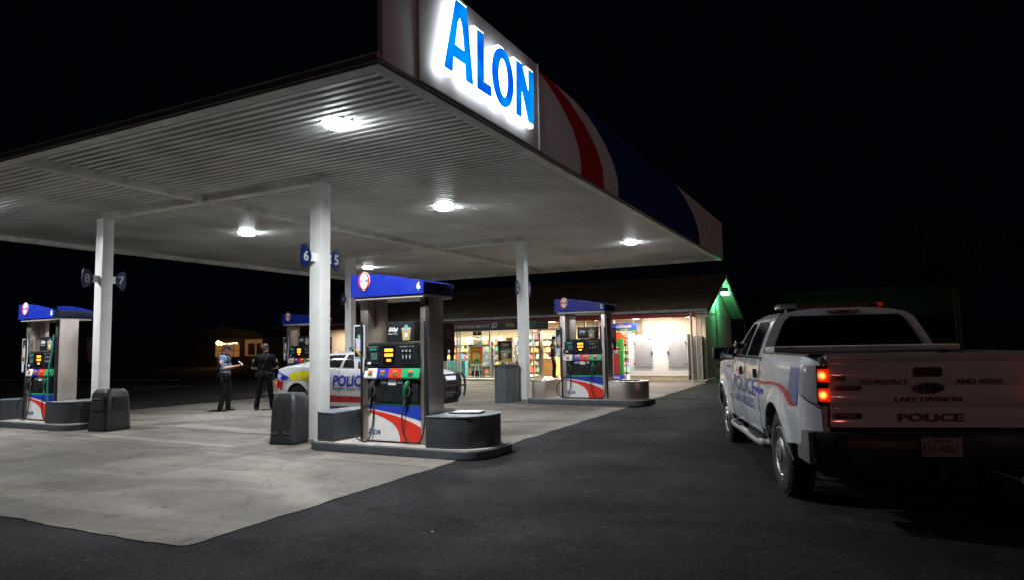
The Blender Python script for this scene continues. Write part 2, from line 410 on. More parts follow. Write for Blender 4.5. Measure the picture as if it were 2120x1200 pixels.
# rim channels
RIMB = MB(); wch = .17
for a, b in (((X0, Y0, ZC), (X1, Y0+wch, ZS+.02)), ((X0, Y1-wch, ZC), (X1, Y1, ZS+.02)), ((X0, Y0+wch, ZC+.001), (X0+wch, Y1-wch, ZS+.02)), ((X1-wch, Y0+wch, ZC+.001), (X1, Y1-wch, ZS+.02))): RIMB.box(a, b)
RIMB.build('rim_channel', DIRTYWHITE, can, .006)
mb = MB()
for a, b in (((X0-.03, Y0-.05, ZC+.03), (X1+.03, Y0-.002, ZC+.055)), ((X0-.035, Y0+.0, ZC+.03), (X0-.003, Y1, ZC+.11)), ((X0, Y1+.003, ZC+.04), (X1, Y1+.04, ZC+.16)), ((X1+.003, Y0, ZC+.02), (X1+.04, Y1, ZC+.13))): mb.box(a, b)
mb.build('drip_edge', mat('edge_brown', (.13, .12, .12), .6, var=.4, scale=4), can, .004)
B('main_beam', (X0+wch, 11.92, ZC), (X1-wch, 12.12, ZS+.03), DIRTYWHITE, can, .006)
for xb in (9.41, 17.876):
    B('cross_beam', (xb-.1, 8.84, ZC+.001), (xb+.1, 11.918, ZS+.03), DIRTYWHITE, can, .006)
    B('cross_beam', (xb-.1, 12.122, ZC+.001), (xb+.1, 15.41, ZS+.03), DIRTYWHITE, can, .006)
# fascia boards
FZ0, FZ1, FY = 4.80, 6.21, 4.50
B('fascia_end_panel', (5.72, FY-.02, FZ0), (6.36, FY+.06, FZ1), FASCIA, can, .006)
B('sign_panel', (6.372, FY-.05, FZ0+.01), (9.70, FY+.06, FZ1+.02), FASCIA, can, .008)
B('fascia_board', (9.73, FY-.0, FZ0-.0), (26.47, FY+.06, FZ1), FASCIA, can, .006)
B('corner_trim', (9.703, FY-.065, FZ0), (9.727, FY+.03, FZ1+.03), mat('white_trim', (.8, .8, .8), .3), can, .003)
red = [(9.741, 6.2), (10.197, 6.099), (10.758, 5.919), (11.303, 5.636), (11.6, 5.313), (11.7, 5.006), (11.674, 4.806), (12.938, 4.806), (12.905, 5.2), (12.576, 5.552), (11.933, 5.863), (11.108, 6.1), (10.46, 6.2)]
blue = [(10.463, 6.2), (11.4, 6.198), (12.0, 6.13), (12.6, 5.98), (13.131, 5.781), (13.62, 5.5), (13.87, 5.193), (13.88, 4.806), (22.237, 4.806), (22.15, 5.15), (21.95, 5.4), (21.409, 5.694), (20.46, 5.985), (19.221, 6.2)]
put(flat([red], .006), 'red_stripe', FRED, can, (0, FY-.006, 0), (1, 0, 0))
put(flat([blue], .006), 'blue_stripe', FBLUE, can, (0, FY-.006, 0), (1, 0, 0))
HALO = emis('letter_halo', (.86, .93, 1), 3.6)
SBLUE = MATS.get('x') or None
def signblue():
    M = bpy.data.materials.new('letter_blue'); M.use_nodes = True; nt = M.node_tree; nt.nodes.clear(); N = nt.nodes
    o = N.new('ShaderNodeOutputMaterial'); e = N.new('ShaderNodeEmission'); tc = N.new('ShaderNodeTexCoord'); nz = N.new('ShaderNodeTexNoise')
    nz.inputs['Scale'].default_value = 2.2; nt.links.new(tc.outputs['Object'], nz.inputs['Vector'])
    mx = N.new('ShaderNodeMix'); mx.data_type = 'RGBA'; mx.inputs[6].default_value = (0, .09, .72, 1); mx.inputs[7].default_value = (.0, .30, .95, 1)
    mr = N.new('ShaderNodeMapRange'); mr.inputs[1].default_value = .35; mr.inputs[2].default_value = .65
    nt.links.new(nz.outputs[0], mr.inputs[0]); nt.links.new(mr.outputs[0], mx.inputs[0]); nt.links.new(mx.outputs[2], e.inputs[0]); e.inputs[1].default_value = 1
    nt.links.new(e.outputs[0], o.inputs[0]); return M
SBLUE = signblue()
for nm, ps in LETTERS:
    h = put(flat([ps[0]], .07, .05), 'sign_letter', HALO, can, (0, FY-.14, 0), (1, 0, 0))
    put(flat(ps, .02, 0), 'letter_face', SBLUE, h, (0, FY-.20, 0), (1, 0, 0))
# canopy lamps
LAMPM = emis('lamp_lens', (.88, .95, 1), 62)
LAMPS = [((7.24, 6.47), 'round lit canopy lamp nearest the blue letter sign', 1.2), ((12.9, 8.36), 'round lit canopy lamp in the middle bay above pump 6', .9), ((20.6, 6.31), 'round lit canopy lamp near the far right canopy corner', .9),
         ((12.9, 14.76), 'round lit canopy lamp left of pillar 6 in the middle bay', .9), ((21.0, 17.2), 'round lit canopy lamp seen just above the badge of pump 6', .9), ((7.24, 17.2), 'round lit canopy lamp at the left end before pillar 8', 1.0)]
for i, ((lx, ly), lab, k) in enumerate(LAMPS):
    t = thing('canopy_lamp', lab, 'lamp', (lx, ly, ZS), group='lamps under the canopy')
    MB().lathe([(.225, .02), (.235, -.008), (.218, -.018)], n=28).build('housing', WHITE, t)
    MB().lathe([(.216, -.016), (.205, -.055), (.13, -.085), (.04, -.092)], n=28).build('lens', LAMPM, t)
    ld = bpy.data.lights.new('canopy_light', 'AREA'); ld.shape = 'DISK'; ld.size = .34; ld.energy = 245*k; ld.spread = R_(164); ld.color = (.93, .97, 1); 
    lo = bpy.data.objects.new('canopy_light', ld); COL.objects.link(lo); lo.location = (0, 0, -.12); lo.parent = t

# ---- columns with number signs
def pick(side):
    # rounded guitar-pick outline, pointed towards the column
    P = [(0.145, 0), (.10, .12), (.02, .20), (-.055, .235), (-.10, .21), (-.125, .12), (-.135, 0), (-.125, -.12), (-.10, -.21), (-.055, -.235), (.02, -.20), (.10, -.12)]
    out = []
    for i in range(len(P)):
        a = Vector(P[i-1]); b = Vector(P[i]); c = Vector(P[(i+1) % len(P)]); d = Vector(P[(i+2) % len(P)])
        for t in (0, .33, .66): out.append(tuple(.5*((2*b)+(c-a)*t+(2*a-5*b+4*c-d)*t*t+(3*b-a-3*c+d)*t**3)))
    return [(x*side, y) for x, y in out]
def column(cx, cy, nl, nr, lab, zs):
    t = thing('canopy_column', lab, 'pillar', (cx, cy, g(cx)), group='square steel pillars carrying the canopy')
    top = ZC-g(cx); h = .13
    B('shaft', (-h, -h, 0), (h, h, top), WHITE, t, .008)
    B('base_flashing', (-h-.012, -h-.012, 0), (h+.012, h+.012, .06), mat('dirty_base', (.3, .27, .24), .8, var=.4), t, .004)
    for sd, num in ((1, nl), (-1, nr)):
        if num is None: continue
        x = -sd*.385
        B('sign_bracket', (min(-sd*h*.9, -sd*.29), -.03, zs-.08), (max(-sd*h*.9, -sd*.29), .03, zs+.08), WHITE, t, .003)
        # plates lie along the drive direction, flat side outward, tip to the pillar
        pl = put(flat([[(a*.92, b*.92) for a, b in pick(sd)]], .03), 'number_sign', mat('sign_blue', (.005, .011, .075), .4, var=.05), t, (x, -.02, zs), (1, 0, 0))
        text(num, 'numeral', mat('numeral_grey', (.45, .47, .52), .5), pl, (x-sd*.01, -.04, zs), (1, 0, 0), height=.19, depth=.006, bold=.02)
    return t
column(9.413, 8.84, '6', '5', 'white square canopy pillar carrying blue number signs 6 and 5', 3.35)
column(9.413, 15.409, '8', '7', 'white square canopy pillar carrying blue number signs 8 and 7', 3.36)
column(17.876, 8.84, '2', '1', 'white square canopy pillar carrying blue number sign 2', 3.3)
column(17.876, 15.409, '4', '3', 'white square canopy pillar carrying blue number sign 4', 3.3)

# ================================================================== ISLANDS + CABINETS + PUMPS
def rrect(x0, y0, x1, y1, r, n=8, corners=(1, 1, 1, 1)):
    out = []
    for (cx, cy, a0), on in zip(((x1-r, y1-r, 0), (x0+r, y1-r, 90), (x0+r, y0+r, 180), (x1-r, y0+r, 270)), corners):
        if on:
            for k in range(n+1): a = R_(a0+90*k/n); out.append((cx+r*math.cos(a), cy+r*math.sin(a)))
        else: out.append((cx+r*(1 if a0 in (0, 270) else -1), cy+r*(1 if a0 in (0, 90) else -1)))
    return out
def chaikin_open(P):
    Q = [P[0]]
    for a, b in zip(P, P[1:]): Q += [(.75*a[0]+.25*b[0], .75*a[1]+.25*b[1]), (.25*a[0]+.75*b[0], .25*a[1]+.75*b[1])]
    return Q+[P[-1]]
def chaikin(P, n=1):
    for _ in range(n):
        Q = []
        for i in range(len(P)):
            a, b = P[i], P[(i+1) % len(P)]; Q += [(.75*a[0]+.25*b[0], .75*a[1]+.25*b[1]), (.25*a[0]+.75*b[0], .25*a[1]+.75*b[1])]
        P = Q
    return P
ISTOP = mat('island_concrete', (.40, .36, .32), .8, var=.25, scale=5)
KERBM = mat('kerb_grey', (.07, .08, .09), .55, var=.3, scale=5)
def island(cx, cy, lab, steel=False, gl=''):
    """local: +x away from camera, +y to the left; island 1.28 x 3.35"""
    t = thing('pump_island', lab, 'island', (cx, cy, g(cx)), group='raised pump islands')
    out = rrect(-.67, -1.80, .66, 1.70, .42)
    MB().prism(out, 'z', 0, .13).build('kerb', KERBM, t, .025, 3)
    inn = rrect(-.63, -1.76, .62, 1.66, .38)
    MB().prism(inn, 'z', .13, .142).build('island_top', ISTOP, t)
    M = STEEL if steel else DKGREY
    r = thing('storage_cabinet', ('brushed steel' if steel else 'charcoal')+' rounded cabinet at the right end of the '+gl, 'cabinet', (cx, cy, g(cx)+.142), group='rounded cabinets on the pump islands')
    shape = chaikin_open([(-.60, -.80), (-.60, -1.05), (-.585, -1.25), (-.48, -1.52), (-.25, -1.66), (0, -1.69), (.25, -1.66), (.46, -1.52), (.54, -1.25), (.55, -1.05), (.55, -.80)])
    MB().prism(shape, 'z', 0, .46).build('cabinet_body', M, r, .006)
    MB().prism([(x*1.012, -.795+(y+.795)*1.012) for x, y in shape], 'z', .462, .48).build('cabinet_top', STEELL if steel else mat('cabinet_top_grey', (.16, .18, .2), .45, var=.2), r, .004)
    l = thing('storage_cabinet', ('brushed steel' if steel else 'charcoal')+' rounded cabinet at the left end of the '+gl, 'cabinet', (cx, cy, g(cx)+.142), group='rounded cabinets on the pump islands')
    shape = chaikin_open([(-.57, 1.07), (-.57, 1.30), (-.53, 1.46), (-.38, 1.57), (-.12, 1.62), (.12, 1.62), (.38, 1.57), (.52, 1.46), (.55, 1.30), (.55, 1.07)])
    MB().prism(shape, 'z', 0, .46).build('cabinet_body', M, l, .006)
    MB().prism([(x*1.012, 1.065+(y-1.065)*1.012) for x, y in shape], 'z', .462, .48).build('cabinet_top', STEELL if steel else MATS['cabinet_top_grey'], l, .004)
    return t

def pump(num, cx, cy, lab, first=None):
    """local x: depth (front at -x), y: +left as seen; origin at island top; 1.33 wide"""
    t = thing('fuel_pump', lab, 'fuel pump', (cx, cy, g(cx)+.142), group='fuel pumps under the canopy')
    W = .66; F = -.28
    # end uprights, stainless
    B('end_panel', (-.31, -W-.03, 0), (.12, -W+.13, 2.36), STEEL, t, .012)
    B('end_panel', (-.31, W-.13, 0), (.12, W+.03, 2.36), STEEL, t, .012)
    for s in (-1, 1): B('corner_post', (F-.045, s*(W-.0)-.022, .02), (F-.021, s*(W-.0)+.022, 1.98 if s > 0 else 2.33), BLACK, t, .006)
    B('inner_liner', (-.10, .30, 1.62), (-.08, W-.132, 2.34), STEEL, t, .003)
    # lower cabinet
    B('lower_body', (-.265, -W+.132, .03), (.10, W-.132, 1.62), BLACK, t, .008)
    B('plinth', (-.30, -W+.132, 0), (.12, W-.132, .028), CHAS, t, .003)
    xf = F-.0005
    # bottom graphic panel, layered sheets: white plate, blue, red
    yl, yr, z0, z1 = W-.05, -W+.035, .03, .60
    def pp(L): return [(lerp(0, yl-yr, a), lerp(z0, z1, b)) for a, b in L]
    O = (F, yl, 0); Rr = (0, -1, 0)
    gp = put(flat([pp([(0, 0), (1, 0), (1, 1), (0, 1)])], .02), 'graphic_panel', PWHITE, t, O, Rr)
    put(flat([pp([(0, 1), (1, 1), (1, .55), (.8, .66), (.6, .75), (.4, .82), (.2, .88), (0, .915)])], .003), 'blue_band', PLBLUE, gp, (F-.0125, yl, 0), Rr)
    put(flat([pp([(0, .86), (.15, .84), (.3, .80), (.5, .72), (.67, .62), (.85, .48), (1, .30), (1, 0), (.585, 0), (.575, .15), (.55, .30), (.51, .42), (.45, .53), (.35, .63), (.22, .72), (.1, .785), (0, .82)])], .003), 'red_swoosh', RED, gp, (F-.0125, yl, 0), Rr)
    put(alon(.25, .003), 'wordmark', NAVY, gp, (F-.0125, yl-.20, .165), Rr)
    B('green_strip', (F-.012, yr, .602), (F+.02, yl, .635), GREEN if num in ('2', '8', '4') else mat('dark_green', (.005, .05, .02), .4), t, .002)
    # nozzle bay
    B('nozzle_bay', (F+.016, -W+.12, .65), (F+.12, W-.12, 1.05), CHAS, t, .004)
    B('centre_panel', (F-.012, -.20, .66), (F+.012, .32, 1.02), mat('pump_grey', (.014, .016, .018), .3, var=.15), t, .006)
    B('centre_panel', (F-.012, -.47, .66), (F+.012, -.35, 1.02), MATS['pump_grey'], t, .004)
    for y0, y1, z0_, z1_ in ((.16, .28, .96, 1.01), (-.03, .13, .93, 1.02), (-.16, -.06, .96, 1.01)):
        s_ = B('label_sticker', (F-.016, y0, z0_), (F-.0125, y1, z1_), PWHITE if z0_ < .95 else mat('sticker_grey', (.42, .46, .5), .5), t, .001)
    # grade buttons: white, blue, red, green
    gy = [(.34, .60, PWHITE), (.10, .338, NAVY), (-.16, .098, RED), (-.52, -.162, GREEN)]
    for y0, y1, mm in gy:
        pb = MB().prism([(F-.045, 1.03), (F-.055, 1.06), (F-.02, 1.205), (F+.0, 1.205), (F+.0, 1.03)], 'y', y0, y1).build('grade_panel', mm if mm is not NAVY else PLBLUE, t, .003)
        yc = (y0+y1)/2
        nx_ = (F-.041)
        MB().box((F-.058, yc-.045, 1.085), (F-.04, yc+.045, 1.13)).build('grade_button', mat('button_grey', (.22, .2, .06), .5) if mm is not GREEN else GREYP, pb, .003)
        MB().box((F-.050, yc-.04, 1.14), (F-.028, yc+.04, 1.175)).build('price_display', emis('price_amber', (1, .28, .08), .95), pb, .002)
    # electronics head
    hd = MB().prism([(F+.0, 1.21), (F-.035, 1.235), (F-.02, 1.60), (F+.02, 1.63), (.10, 1.63), (.10, 1.21)], 'y', -W+.11, W-.04).build('card_head', mat('head_black', (.012, .015, .016), .35, var=.12), t, .008)
    def onhead(z): return F-.035+.015*(z-1.235)/.365-.003
    for nm, ya, yb, za, zb, mm in (('card_reader', .27, .56, 1.26, 1.57, MATS['pump_grey']), ('price_window', -.03, .21, 1.26, 1.57, mat('window_black', (.006, .006, .007), .15)), ('receipt_unit', -.50, -.07, 1.26, 1.57, MATS['pump_grey'])):
        B(nm, (F-.042, ya, za), (F-.015, yb, zb), mm, t, .006)
    for k, (za, zb, hw) in enumerate(((1.475, 1.525, .085), (1.395, 1.445, .085), (1.315, 1.355, .045))): B('price_display', (F-.047, .09-hw, za), (F-.0425, .09+hw, zb), AMB, t, .002)
    B('message_screen', (F-.047, .34, 1.50), (F-.0425, .49, 1.53), TEAL, t, .001)
    mbk = MB()
    for a in range(4):
        for b in range(4): mbk.box((F-.047, .33+.034*a, 1.345+.03*b), (F-.0425, .356+.034*a, 1.368+.03*b))
    mbk.build('keypad', mat('key_grey', (.1, .2, .19), .5), t)
    B('card_slot', (F-.049, .29, 1.27), (F-.0425, .42, 1.31), CHAS, t, .002)
    B('label_sticker', (F-.046, .46, 1.27), (F-.0425, .53, 1.31), PWHITE, t, .001)
    text('SELECT GRADE', 'panel_text', mat('faint_text', (.4, .45, .4), .5), t, (F-.0435, .42, 1.555), Rr, width=.2, height=.014, depth=.002)
    text('RECEIPT SLOT', 'panel_text', MATS['faint_text'], t, (F-.0435, -.28, 1.555), Rr, width=.3, height=.014, depth=.002)
    mbk = MB()
    for a in range(3): mbk.box((F-.047, -.21-.07*a, 1.47), (F-.0425, -.18-.07*a, 1.50))
    for a in range(3): mbk.box((F-.047, -.205-.07*a, 1.36), (F-.0425, -.185-.07*a, 1.42))
    mbk.build('hose_selector', MATS['faint_text'], t)
    # advert box on top of the head
    ad = B('advert_box', (F+.02, -.37, 1.64), (F+.20, .19, 1.96), BLACK, t, .012)
    text('50¢', 'advert_text', PWHITE, ad, (F+.017, .04, 1.83), Rr, width=.20, height=.085, shear=.25, bold=.03)
    text('SMALL COFFEE', 'advert_text', PWHITE, ad, (F+.017, .05, 1.765), Rr, width=.19, height=.018, depth=.003)
    CUP = mat('cup_tan', (.42, .33, .15), .5)
    put(flat([[(-.09, .1), (.09, .1), (.07, -.075), (-.07, -.075)]], .004), 'cup_print', CUP, ad, (F+.017, -.22, 1.73), Rr)
    put(flat([[(.1*math.cos(a), .022*math.sin(a)) for a in [6.283*i/20 for i in range(20)]]], .007), 'cup_rim', mat('rim_grey', (.45, .45, .48), .4), ad, (F+.017, -.22, 1.845), Rr)
    put(flat([[(.035*math.cos(a), .035*math.sin(a)) for a in [6.283*i/14 for i in range(14)]]], .009), 'cup_drop', mat('print_teal', (.12, .42, .38), .5), ad, (F+.017, -.22, 1.875), Rr)
    put(flat([[(-.025, -.03), (.025, -.03), (.025, .03), (-.025, .03)]], .007), 'cup_badge', PWHITE, ad, (F+.017, -.22, 1.74), Rr)
    # topper: deep blue valance, taller on the left
    yT, yR = .78, -.69; xT0, xT1 = -.435, .435
    tp = thing('topper', None, None, (0, 0, 0)); tp.parent = t
    crown = [(yR, 2.39), (yR, 2.565), (-.55, 2.60), (-.25, 2.66), (0, 2.70), (.25, 2.735), (.5, 2.75), (yT, 2.75), (yT, 2.39)]
    put(flat([[(yT-y, z) for y, z in crown]], .03), 'valance', BLUE, tp, (xT0, yT, 0), Rr)
    put(flat([[(yT-y, z) for y, z in crown]], .03), 'valance', BLUE, tp, (xT1, yT, 0), Rr)
    DBSHADE = mat('valance_side_shaded', (.004, .007, .045), .4)  # valance blue with the shade of the unlit side put into its colour
    B('valance_side_shaded', (xT0+.016, yR-.001, 2.40), (xT1-.016, yR+.02, 2.563), DBSHADE, tp, .003)
    B('valance_side_shaded', (xT0+.016, yT-.02, 2.40), (xT1-.016, yT-.001, 2.70), DBSHADE, tp, .003)
    B('valance_lid', (xT0+.02, yR+.03, 2.50), (xT1-.02, yT-.03, 2.53), DBSHADE, tp, .002)
    B('topper_tray', (xT0+.01, yR+.02, 2.34), (xT1-.01, yT-.06, 2.385), mat('tray_white', (.5, .45, .44), .5), tp, .004)
    dk = put(flat([[(.118*math.cos(a), .15*math.sin(a)) for a in [6.283*i/36 for i in range(36)]]], .012), 'logo_disc', PWHITE, tp, (xT0-.022, .49, 2.64), Rr)
    def cres(sg):
        o = [(.116*math.cos(a), .148*math.sin(a)) for a in [R_(sg*v) for v in range(100, 265, 8)]]
        i = [(.116*math.cos(a)*.86+.016*(1), .148*math.sin(a)*.93) for a in [R_(sg*v) for v in range(260, 98, -8)]]
        return o+i
    cr = cres(1); put(flat([cr], .003), 'logo_crescent', RED, tp, (xT0-.0295, .49, 2.64), Rr)
    cr = [(-x, -y) for x, y in cres(1)]; put(flat([cr], .003), 'logo_crescent', RED, tp, (xT0-.0295, .49, 2.64), Rr)
    put(alon(.165, .003, .0), 'wordmark', NAVY, tp, (xT0-.0305, .49, 2.64), Rr)
    text(num, 'pump_numeral', PWHITE, tp, (xT0-.017, -.60, 2.50), Rr, height=.115, depth=.006, bold=.03)
    # nozzles + hoses (front)
    for k, (yn, mm) in enumerate(((.42, BLACK), (-.28, mat('nozzle_green', (.005, .12, .05), .25)))):
        nz = MB(); nz.tube([(F+.02, yn, 1.0), (F-.03, yn, .97), (F-.075, yn+.01, .90), (F-.085, yn+.02, .80), (F-.07, yn+.03, .72)], [.035]*7+[.045]*8+[.036]*8+[.028]*8, 10)
        no = nz.build('nozzle', mm, t)
        nz = MB(); nz.tube([(F-.06, yn-.03, .93), (F-.055, yn-.055, .85), (F-.06, yn-.02, .76)], .009, 6); nz.build('trigger_guard', ALU, no)
        nz = MB(); nz.cyl((F-.07, yn+.03, .72), (F-.075, yn+.055, .62), .02, .016, 10); nz.build('hose_swivel', CHROME, no)
        if k == 0: pts = [(F-.075, yn+.055, .62), (F-.10, yn+.20, .53), (F-.12, yn+.33, .40), (F-.12, yn+.38, .24), (F-.12, yn+.32, .10), (F-.11, yn+.18, .02), (F-.09, yn+.06, .04), (F-.06, yn+.0, .25), (F-.05, yn-.02, .5), (F-.02, yn-.0, .67)]
        else: pts = [(F-.075, yn+.055, .62), (F-.09, yn+.075, .45), (F-.10, yn+.06, .25), (F-.10, yn-.02, .08), (F-.11, yn-.15, .0+.03), (F-.10, yn-.29, .08), (F-.075, yn-.35, .35), (F-.06, -W+.03, .7), (F-.06, -W+.03, 1.95)]
        hz = MB(); hz.tube(pts, .0125, 8); hz.build('hose', RUB, t)
    # flag posters: front left edge and rear right edge
    for side, mm in ((1, 'drink'), (-1, 'maroon')):
        xq = F-.03 if side > 0 else .46
        ya, yb = (.60, .83) if side > 0 else (-.69, -.45)
        zb, zt = (1.13, 1.93) if side > 0 else (1.30, 1.93)
        w_ = yb-ya; legs = .24
        outl = [(0, legs), (.02, 0), (w_*.36, 0), (w_*.42, legs*.8), (w_*.58, legs*.8), (w_*.64, 0), (w_-.02, 0), (w_, legs), (w_, zt-zb), (0, zt-zb)]
        fl = put(flat([outl], .008), 'flag_sign', mat('flag_white', (.62, .64, .7), .5) if side > 0 else MAROON, t, (xq, yb, zb), Rr)
        if side > 0:
            put(flat([[(.02, legs+.03), (w_-.02, legs+.03), (w_-.02, zt-zb-.02), (.02, zt-zb-.02)]], .003), 'flag_print', mat('flag_black', (.02, .02, .025), .4), fl, (xq-.006, yb, zb), Rr)
            put(flat([[(.06, legs+.12), (w_-.08, legs+.12), (w_-.05, legs+.34), (.04, legs+.34)]], .003), 'drink_print', mat('drink_pink', (.55, .5, .6), .5), fl, (xq-.0095, yb, zb), Rr)
            put(flat([[(w_*.5+.028*math.cos(a), legs+.37+.03*math.sin(a)) for a in [6.283*i/12 for i in range(12)]]], .003), 'drink_lid', mat('lid_mint', (.2, .55, .42), .5), fl, (xq-.0095, yb, zb), Rr)
            put(flat([[(.01, legs+.16), (.05, legs+.17), (w_-.02, legs+.03), (w_-.06, legs+.01)]], .003), 'snack_print', mat('snack_gold', (.55, .35, .08), .5), fl, (xq-.0125, yb, zb), Rr)
            put(flat([[(.02, legs+.0), (w_-.02, legs+.0), (w_-.02, legs+.02), (.02, legs+.02)]], .003), 'mint_stripe', MATS['lid_mint'], fl, (xq-.006, yb, zb), Rr)
        else:
            put(flat([[(.05, .38), (.2, .36), (.19, .52), (.08, .55)]], .003), 'flag_print', mat('maroon_light', (.16, .07, .08), .5), fl, (xq-.006, yb, zb), Rr)
    return t
PX = 9.24; PY = 6.79
island(9.28, 6.80, 'concrete pump island with dark kerb under pump 6, nearest the camera', gl='foreground pump island')
island(9.40, 17.22, 'concrete pump island with dark kerb under pump 8 at the left edge', gl='pump island at the left picture edge')
island(17.75, 6.80, 'concrete pump island under pump 2, nearest the store', steel=True, gl='pump island before the ice freezer')
island(17.75, 17.22, 'concrete pump island under pump 4, far behind pillar 6', steel=True, gl='far island behind the sedan')
pump('6', PX, PY, 'blue topped fuel pump number 6 in the foreground with two black hoses')
pump('8', 9.40, 17.19, 'blue topped fuel pump number 8 at the left with a teal hose hanging down')
pump('2', 17.75, 6.79, 'blue topped fuel pump number 2 near the lit store front')
pump('4', 17.75, 17.22, 'blue topped fuel pump half hidden behind pillar 6 and the police sedan')
# teal hose on pump 8
p8 = [o for o in bpy.data.objects if o.name.startswith('fuel_pump') and o['label'].find('number 8') > 0][0]
MB().tube([(-.35, -.56, 2.0), (-.36, -.52, 1.6), (-.37, -.42, 1.1), (-.36, -.40, .5), (-.35, -.42, .2)], .022, 8).build('teal_hose', mat('teal_rubber', (.05, .3, .28), .5), p8)
# binder on the cabinet of pump 6 and papers on that of pump 2
def binder(x, y, z, rz, lab):
    t = thing('open_binder', lab, 'binder', (x, y, z), rz)
    B('cover', (-.14, -.26, 0), (.14, .26, .02), mat('binder_navy', (.02, .02, .05), .5), t, .003)
    B('page', (-.13, -.25, .0202), (.13, -.005, .034), mat('paper', (.72, .72, .7), .7), t, .002)
    B('page', (-.13, .005, .0202), (.13, .20, .030), MATS['paper'], t, .002)
    MB().tube([(-.05, .1, .04), (.02, .12, .05), (.03, .2, .045), (-.04, .22, .04)], .006, 6).build('pen_cord', CHROME, t)
binder(9.28, 5.62, g(9.28)+.142+.481, .25, 'open white binder lying on the charcoal cabinet right of pump 6')
binder(17.75, 5.62, g(17.75)+.142+.481, .1, 'papers lying on the steel cabinet right of pump 2')

# ================================================================== BINS
def bin_plastic(x, y, rz, lab, door):
    t = thing('litter_bin', lab, 'bin', (x, y, g(x)), rz, 'grey litter bins by the pillars'); kk = .80 if door else .72; t.scale = (kk, kk, 1)
    mb = MB(); lv = [(0.01, .37, .37), (.06, .40, .40), (.10, .395, .395), (.55, .375, .375), (.80, .35, .35), (.86, .31, .31), (.90, .28, .28)]
    rings = []
    for z, a, b in lv: rings.append([(px, py, z) for px, py in rrect(-a, -b, a, b, .15, 7)])
    V = [mb._t(r) for r in rings]
    for a, b in zip(V, V[1:]):
        for k in range(len(a)): mb.face([a[k], a[(k+1) % len(a)], b[(k+1) % len(a)], b[k]])
    mb.face(V[0][::-1]); mb.face(V[-1])
    mb.build('bin_body', BLACK if door else mat('bin_grey', (.024, .027, .03), .5, var=.25, bump=.05), t, ang=40)
    MB().prism(rrect(-.405, -.405, .405, .405, .15, 7), 'z', 0, .05).build('bin_foot', CHAS, t, .005)
    if door:
        B('bin_opening', (-.395, -.24, .44), (-.355, .20, .74), CHAS, t, .004)
        B('opening_lip', (-.41, -.20, .69), (-.37, .17, .712), GREYP, t, .004)
        B('bin_opening', (-.22, -.396, .44), (.22, -.36, .74), CHAS, t, .004)
    else:
        MB().prism(rrect(-.33, -.33, .33, .33, .1, 5), 'z', .78, .815).build('bin_slot', CHAS, t, .005)
        for s in (1, -1): MB().tube([(-.403, s*.2-.1, .26), (-.405, s*.2-.07, .21), (-.405, s*.2+.07, .21), (-.403, s*.2+.1, .26)], .008, 6).build('moulded_grip', GREYP, t)
bin_plastic(9.16, 9.28, .15, 'dark grey plastic litter bin left of the pillar with sign 6', False)
bin_plastic(9.27, 14.80, .1, 'black litter bin with square opening right of the pillar with sign 8', True)
t = thing('octagonal_bin', 'slate grey octagonal bin left of the pillar with sign 2', 'bin', (17.45, 9.2, g(17.45)))
oc = [(.36*math.cos(R_(22.5+45*k)), .36*math.sin(R_(22.5+45*k))) for k in range(8)]
MB().prism(oc, 'z', 0, 1.0).build('bin_body', mat('bin_slate', (.085, .10, .11), .5, var=.2, bump=.05), t, .01)
MB().prism([(x*1.05, y*1.05) for x, y in oc], 'z', 1.0, 1.08).build('bin_rim', mat('bin_slate_dark', (.05, .06, .07), .5), t, .01)
MB().prism([(x*.7, y*.7) for x, y in oc], 'z', 1.08, 1.09).build('bin_hole', CHAS, t)

# ================================================================== VEHICLES
def arcx(x, arches):
    for ax, r in arches:
        if abs(x-ax) < r: return math.sqrt(max(0, r*r-(x-ax)**2))
    return None
def stations(x0, x1, arches, step=.05):
    S = set()
    n = max(2, int((x1-x0)/step))
    for i in range(n+1): S.add(round(lerp(x0, x1, i/n), 4))
    for ax, r in arches:
        for k in range(0, 25):
            x = ax+r*math.cos(math.pi*k/24)
            if x0 < x < x1: S.add(round(x, 4))
        for s in (-1, 1):
            x = ax+s*r*1.0005
            if x0 < x < x1: S.add(round(x, 4))
    return sorted(S)
def side_sheet(x0, x1, zl, zu, yf, arches=(), zc=.42, sgn=1, rows=14, step=.05, th=.0):
    """body side between zl(x) and zu(x), wheel arches cut out, bulged by yf(x,z)"""
    mb = MB(); cols = []
    for x in stations(x0, x1, arches, step):
        a = arcx(x, arches); lo = zl(x)
        if a is not None: lo = max(lo, zc+a)
        hi = zu(x); cols.append([(x, sgn*(yf(x, z)), z) for z in [lerp(lo, hi, k/rows) for k in range(rows+1)]])
    mb.grid(cols); return mb
def densify(me, step):
    bm = bmesh.new(); bm.from_mesh(me); bmesh.ops.remove_doubles(bm, verts=bm.verts, dist=1e-5); bmesh.ops.triangulate(bm, faces=bm.faces)
    for _ in range(6):
        e = [q for q in bm.edges if q.calc_length() > step]
        if not e: break
        bmesh.ops.subdivide_edges(bm, edges=e, cuts=1); bmesh.ops.triangulate(bm, faces=[f for f in bm.faces if len(f.verts) > 3])
    bm.to_mesh(me); bm.free()
def decal(me, name, m, parent, x, z, yf, sgn, off=.006, flipx=True):
    """wrap a flat xy mesh on the body side: text x runs towards -x (left side) or +x (right side)"""
    densify(me, .05)
    for v in me.vertices:
        X = x-v.co.x if sgn > 0 else x+v.co.x; Z = z+v.co.y
        v.co = (X, sgn*(yf(X, Z)+off), Z)
    me.materials.clear(); me.materials.append(m); me.name = name
    return link(name, me, parent)
